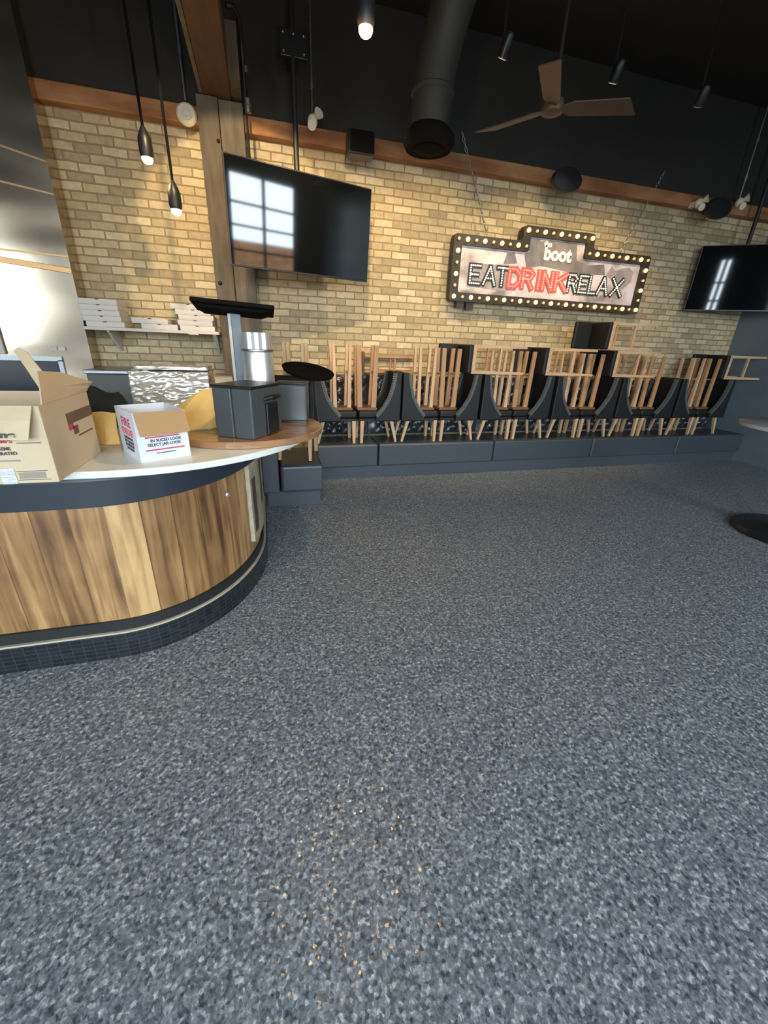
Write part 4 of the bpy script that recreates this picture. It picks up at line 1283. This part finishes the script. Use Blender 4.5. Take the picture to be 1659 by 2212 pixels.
# alarm horn
t = thing('round_alarm', 'round ivory alarm sounder on the ledge left of the post', 'alarm', (-0.53, 5.3, 3.5))
mt = Matrix.Translation((-0.545, 5.325, 3.515)) @ Matrix.Rotation(R(90), 4, 'X')
obj('alarm_disc', MB().lathe([(0.088, 0), (0.090, 0.02), (0.075, 0.035), (0.0, 0.038)], n=32, mtx=mt), M_IVORY, t)
obj('sounder_ring', MB().lathe([(0.045, 0.036), (0.048, 0.048), (0.030, 0.050), (0.026, 0.040)], n=24, mtx=mt), M_PIZZA, t)
# emergency lamps
def emergency(label, x, z, rod):
    t = thing('emergency_lamp', label, 'emergency lamp', (x, 5.2, z))
    obj('lamp_body', MB().ball((x, 5.22, z), 0.05, 14, 8, (1.0, 0.9, 1.15)), M_IVORY, t)
    mt = Matrix.Translation((x + 0.035, 5.19, z + 0.03)) @ Matrix.Rotation(R(70), 4, 'X') @ Matrix.Rotation(R(25), 4, 'Y')
    obj('lamp_head', MB().lathe([(0.02, -0.02), (0.046, 0.04), (0.048, 0.05), (0.0, 0.052)], n=18, mtx=mt), M_IVORY, t)
    mt = Matrix.Translation((x - 0.005, 5.185, z - 0.045)) @ Matrix.Rotation(R(110), 4, 'X') @ Matrix.Rotation(R(-15), 4, 'Y')
    obj('lamp_head', MB().lathe([(0.02, -0.02), (0.040, 0.04), (0.042, 0.05), (0.0, 0.052)], n=18, mtx=mt), M_IVORY, t)
    if rod:
        obj('conduit', MB().tube([(x, 5.24, z + 0.04), (x, 5.24, ZC - 0.002)], 0.011, 8).lathe([(0.02, 0), (0.02, 0.05)], (x, 5.24, z + 0.25), 10).lathe([(0.02, 0), (0.02, 0.05)], (x, 5.24, z + 0.65), 10), M_METAL, t)
    else:
        obj('wall_mount', MB().box((x - 0.03, 5.22, z - 0.03), (x + 0.03, 5.34, z + 0.03)), M_IVORY, t)
emergency('ivory twin-head emergency lamp hanging on a rod right of the television pole', 0.63, 3.60, True)
emergency('ivory emergency lamp at the right end of the timber ledge', 5.75, 3.475, False)
emergency('ivory emergency lamp beyond the last round speaker at the right', 6.45, 3.56, True)
# conduits
t = thing('conduit_pipe', 'dark conduit pipe bending down the right side of the timber post', 'pipe', (0.0, 5.2, 3.5))
pp = [(-0.10, 4.92, 4.13), (-0.05, 4.93, 4.14), (-0.01, 5.0, 4.12), (0.0, 5.12, 4.05), (0.0, 5.18, 3.92), (0.0, 5.18, 3.62)]
obj('pipe_run', MB().tube(pp, 0.020, 12).tube([(0.0, 5.20, 3.64), (0.0, 5.21, 3.2)], 0.012, 8), M_DARKMETAL, t)
obj('coupling', MB().lathe([(0.028, 0), (0.028, 0.045)], (0.02, 5.18, 3.84), 14), M_METAL, t)
obj('coupling', MB().lathe([(0.03, 0), (0.03, 0.045), (0.022, 0.05), (0.03, 0.055), (0.03, 0.10)], (0.02, 5.18, 3.56), 14), M_METAL, t)
t = thing('conduit_pipe', 'thin metal conduit on the black wall left of the overhead beam', 'pipe', (-0.55, 5.3, 3.6))
obj('pipe_run', MB().tube([(-0.545, 5.33, 3.62), (-0.545, 5.33, ZC - 0.002)], 0.013, 10), M_METAL, t)
obj('coupling', MB().lathe([(0.02, 0), (0.02, 0.05)], (-0.545, 5.33, 3.95), 12), M_METAL, t)

# ------------------------------------------------------------------ pedestal table at the right
t = thing('pedestal_table', 'round bar-height pedestal table at the right edge with pale glossy top', 'table', (4.95, 2.25, 0))
px, py = 4.86, 2.36
obj('tabletop', MB().lathe([(0.54, 0), (0.55, 0.006), (0.55, 0.034), (0.54, 0.04)], (4.70, 2.42, 1.01), 64), M_GREYTOP, t)
obj('pedestal', MB().lathe([(0.055, 0.05), (0.05, 1.01)], (px, py, 0), 24), M_DARKMETAL, t)
obj('base_plate', MB().lathe([(0.45, 0.0), (0.46, 0.02), (0.43, 0.05), (0.14, 0.085), (0.07, 0.13)], (px, py, 0), 56), M_BEZEL, t)
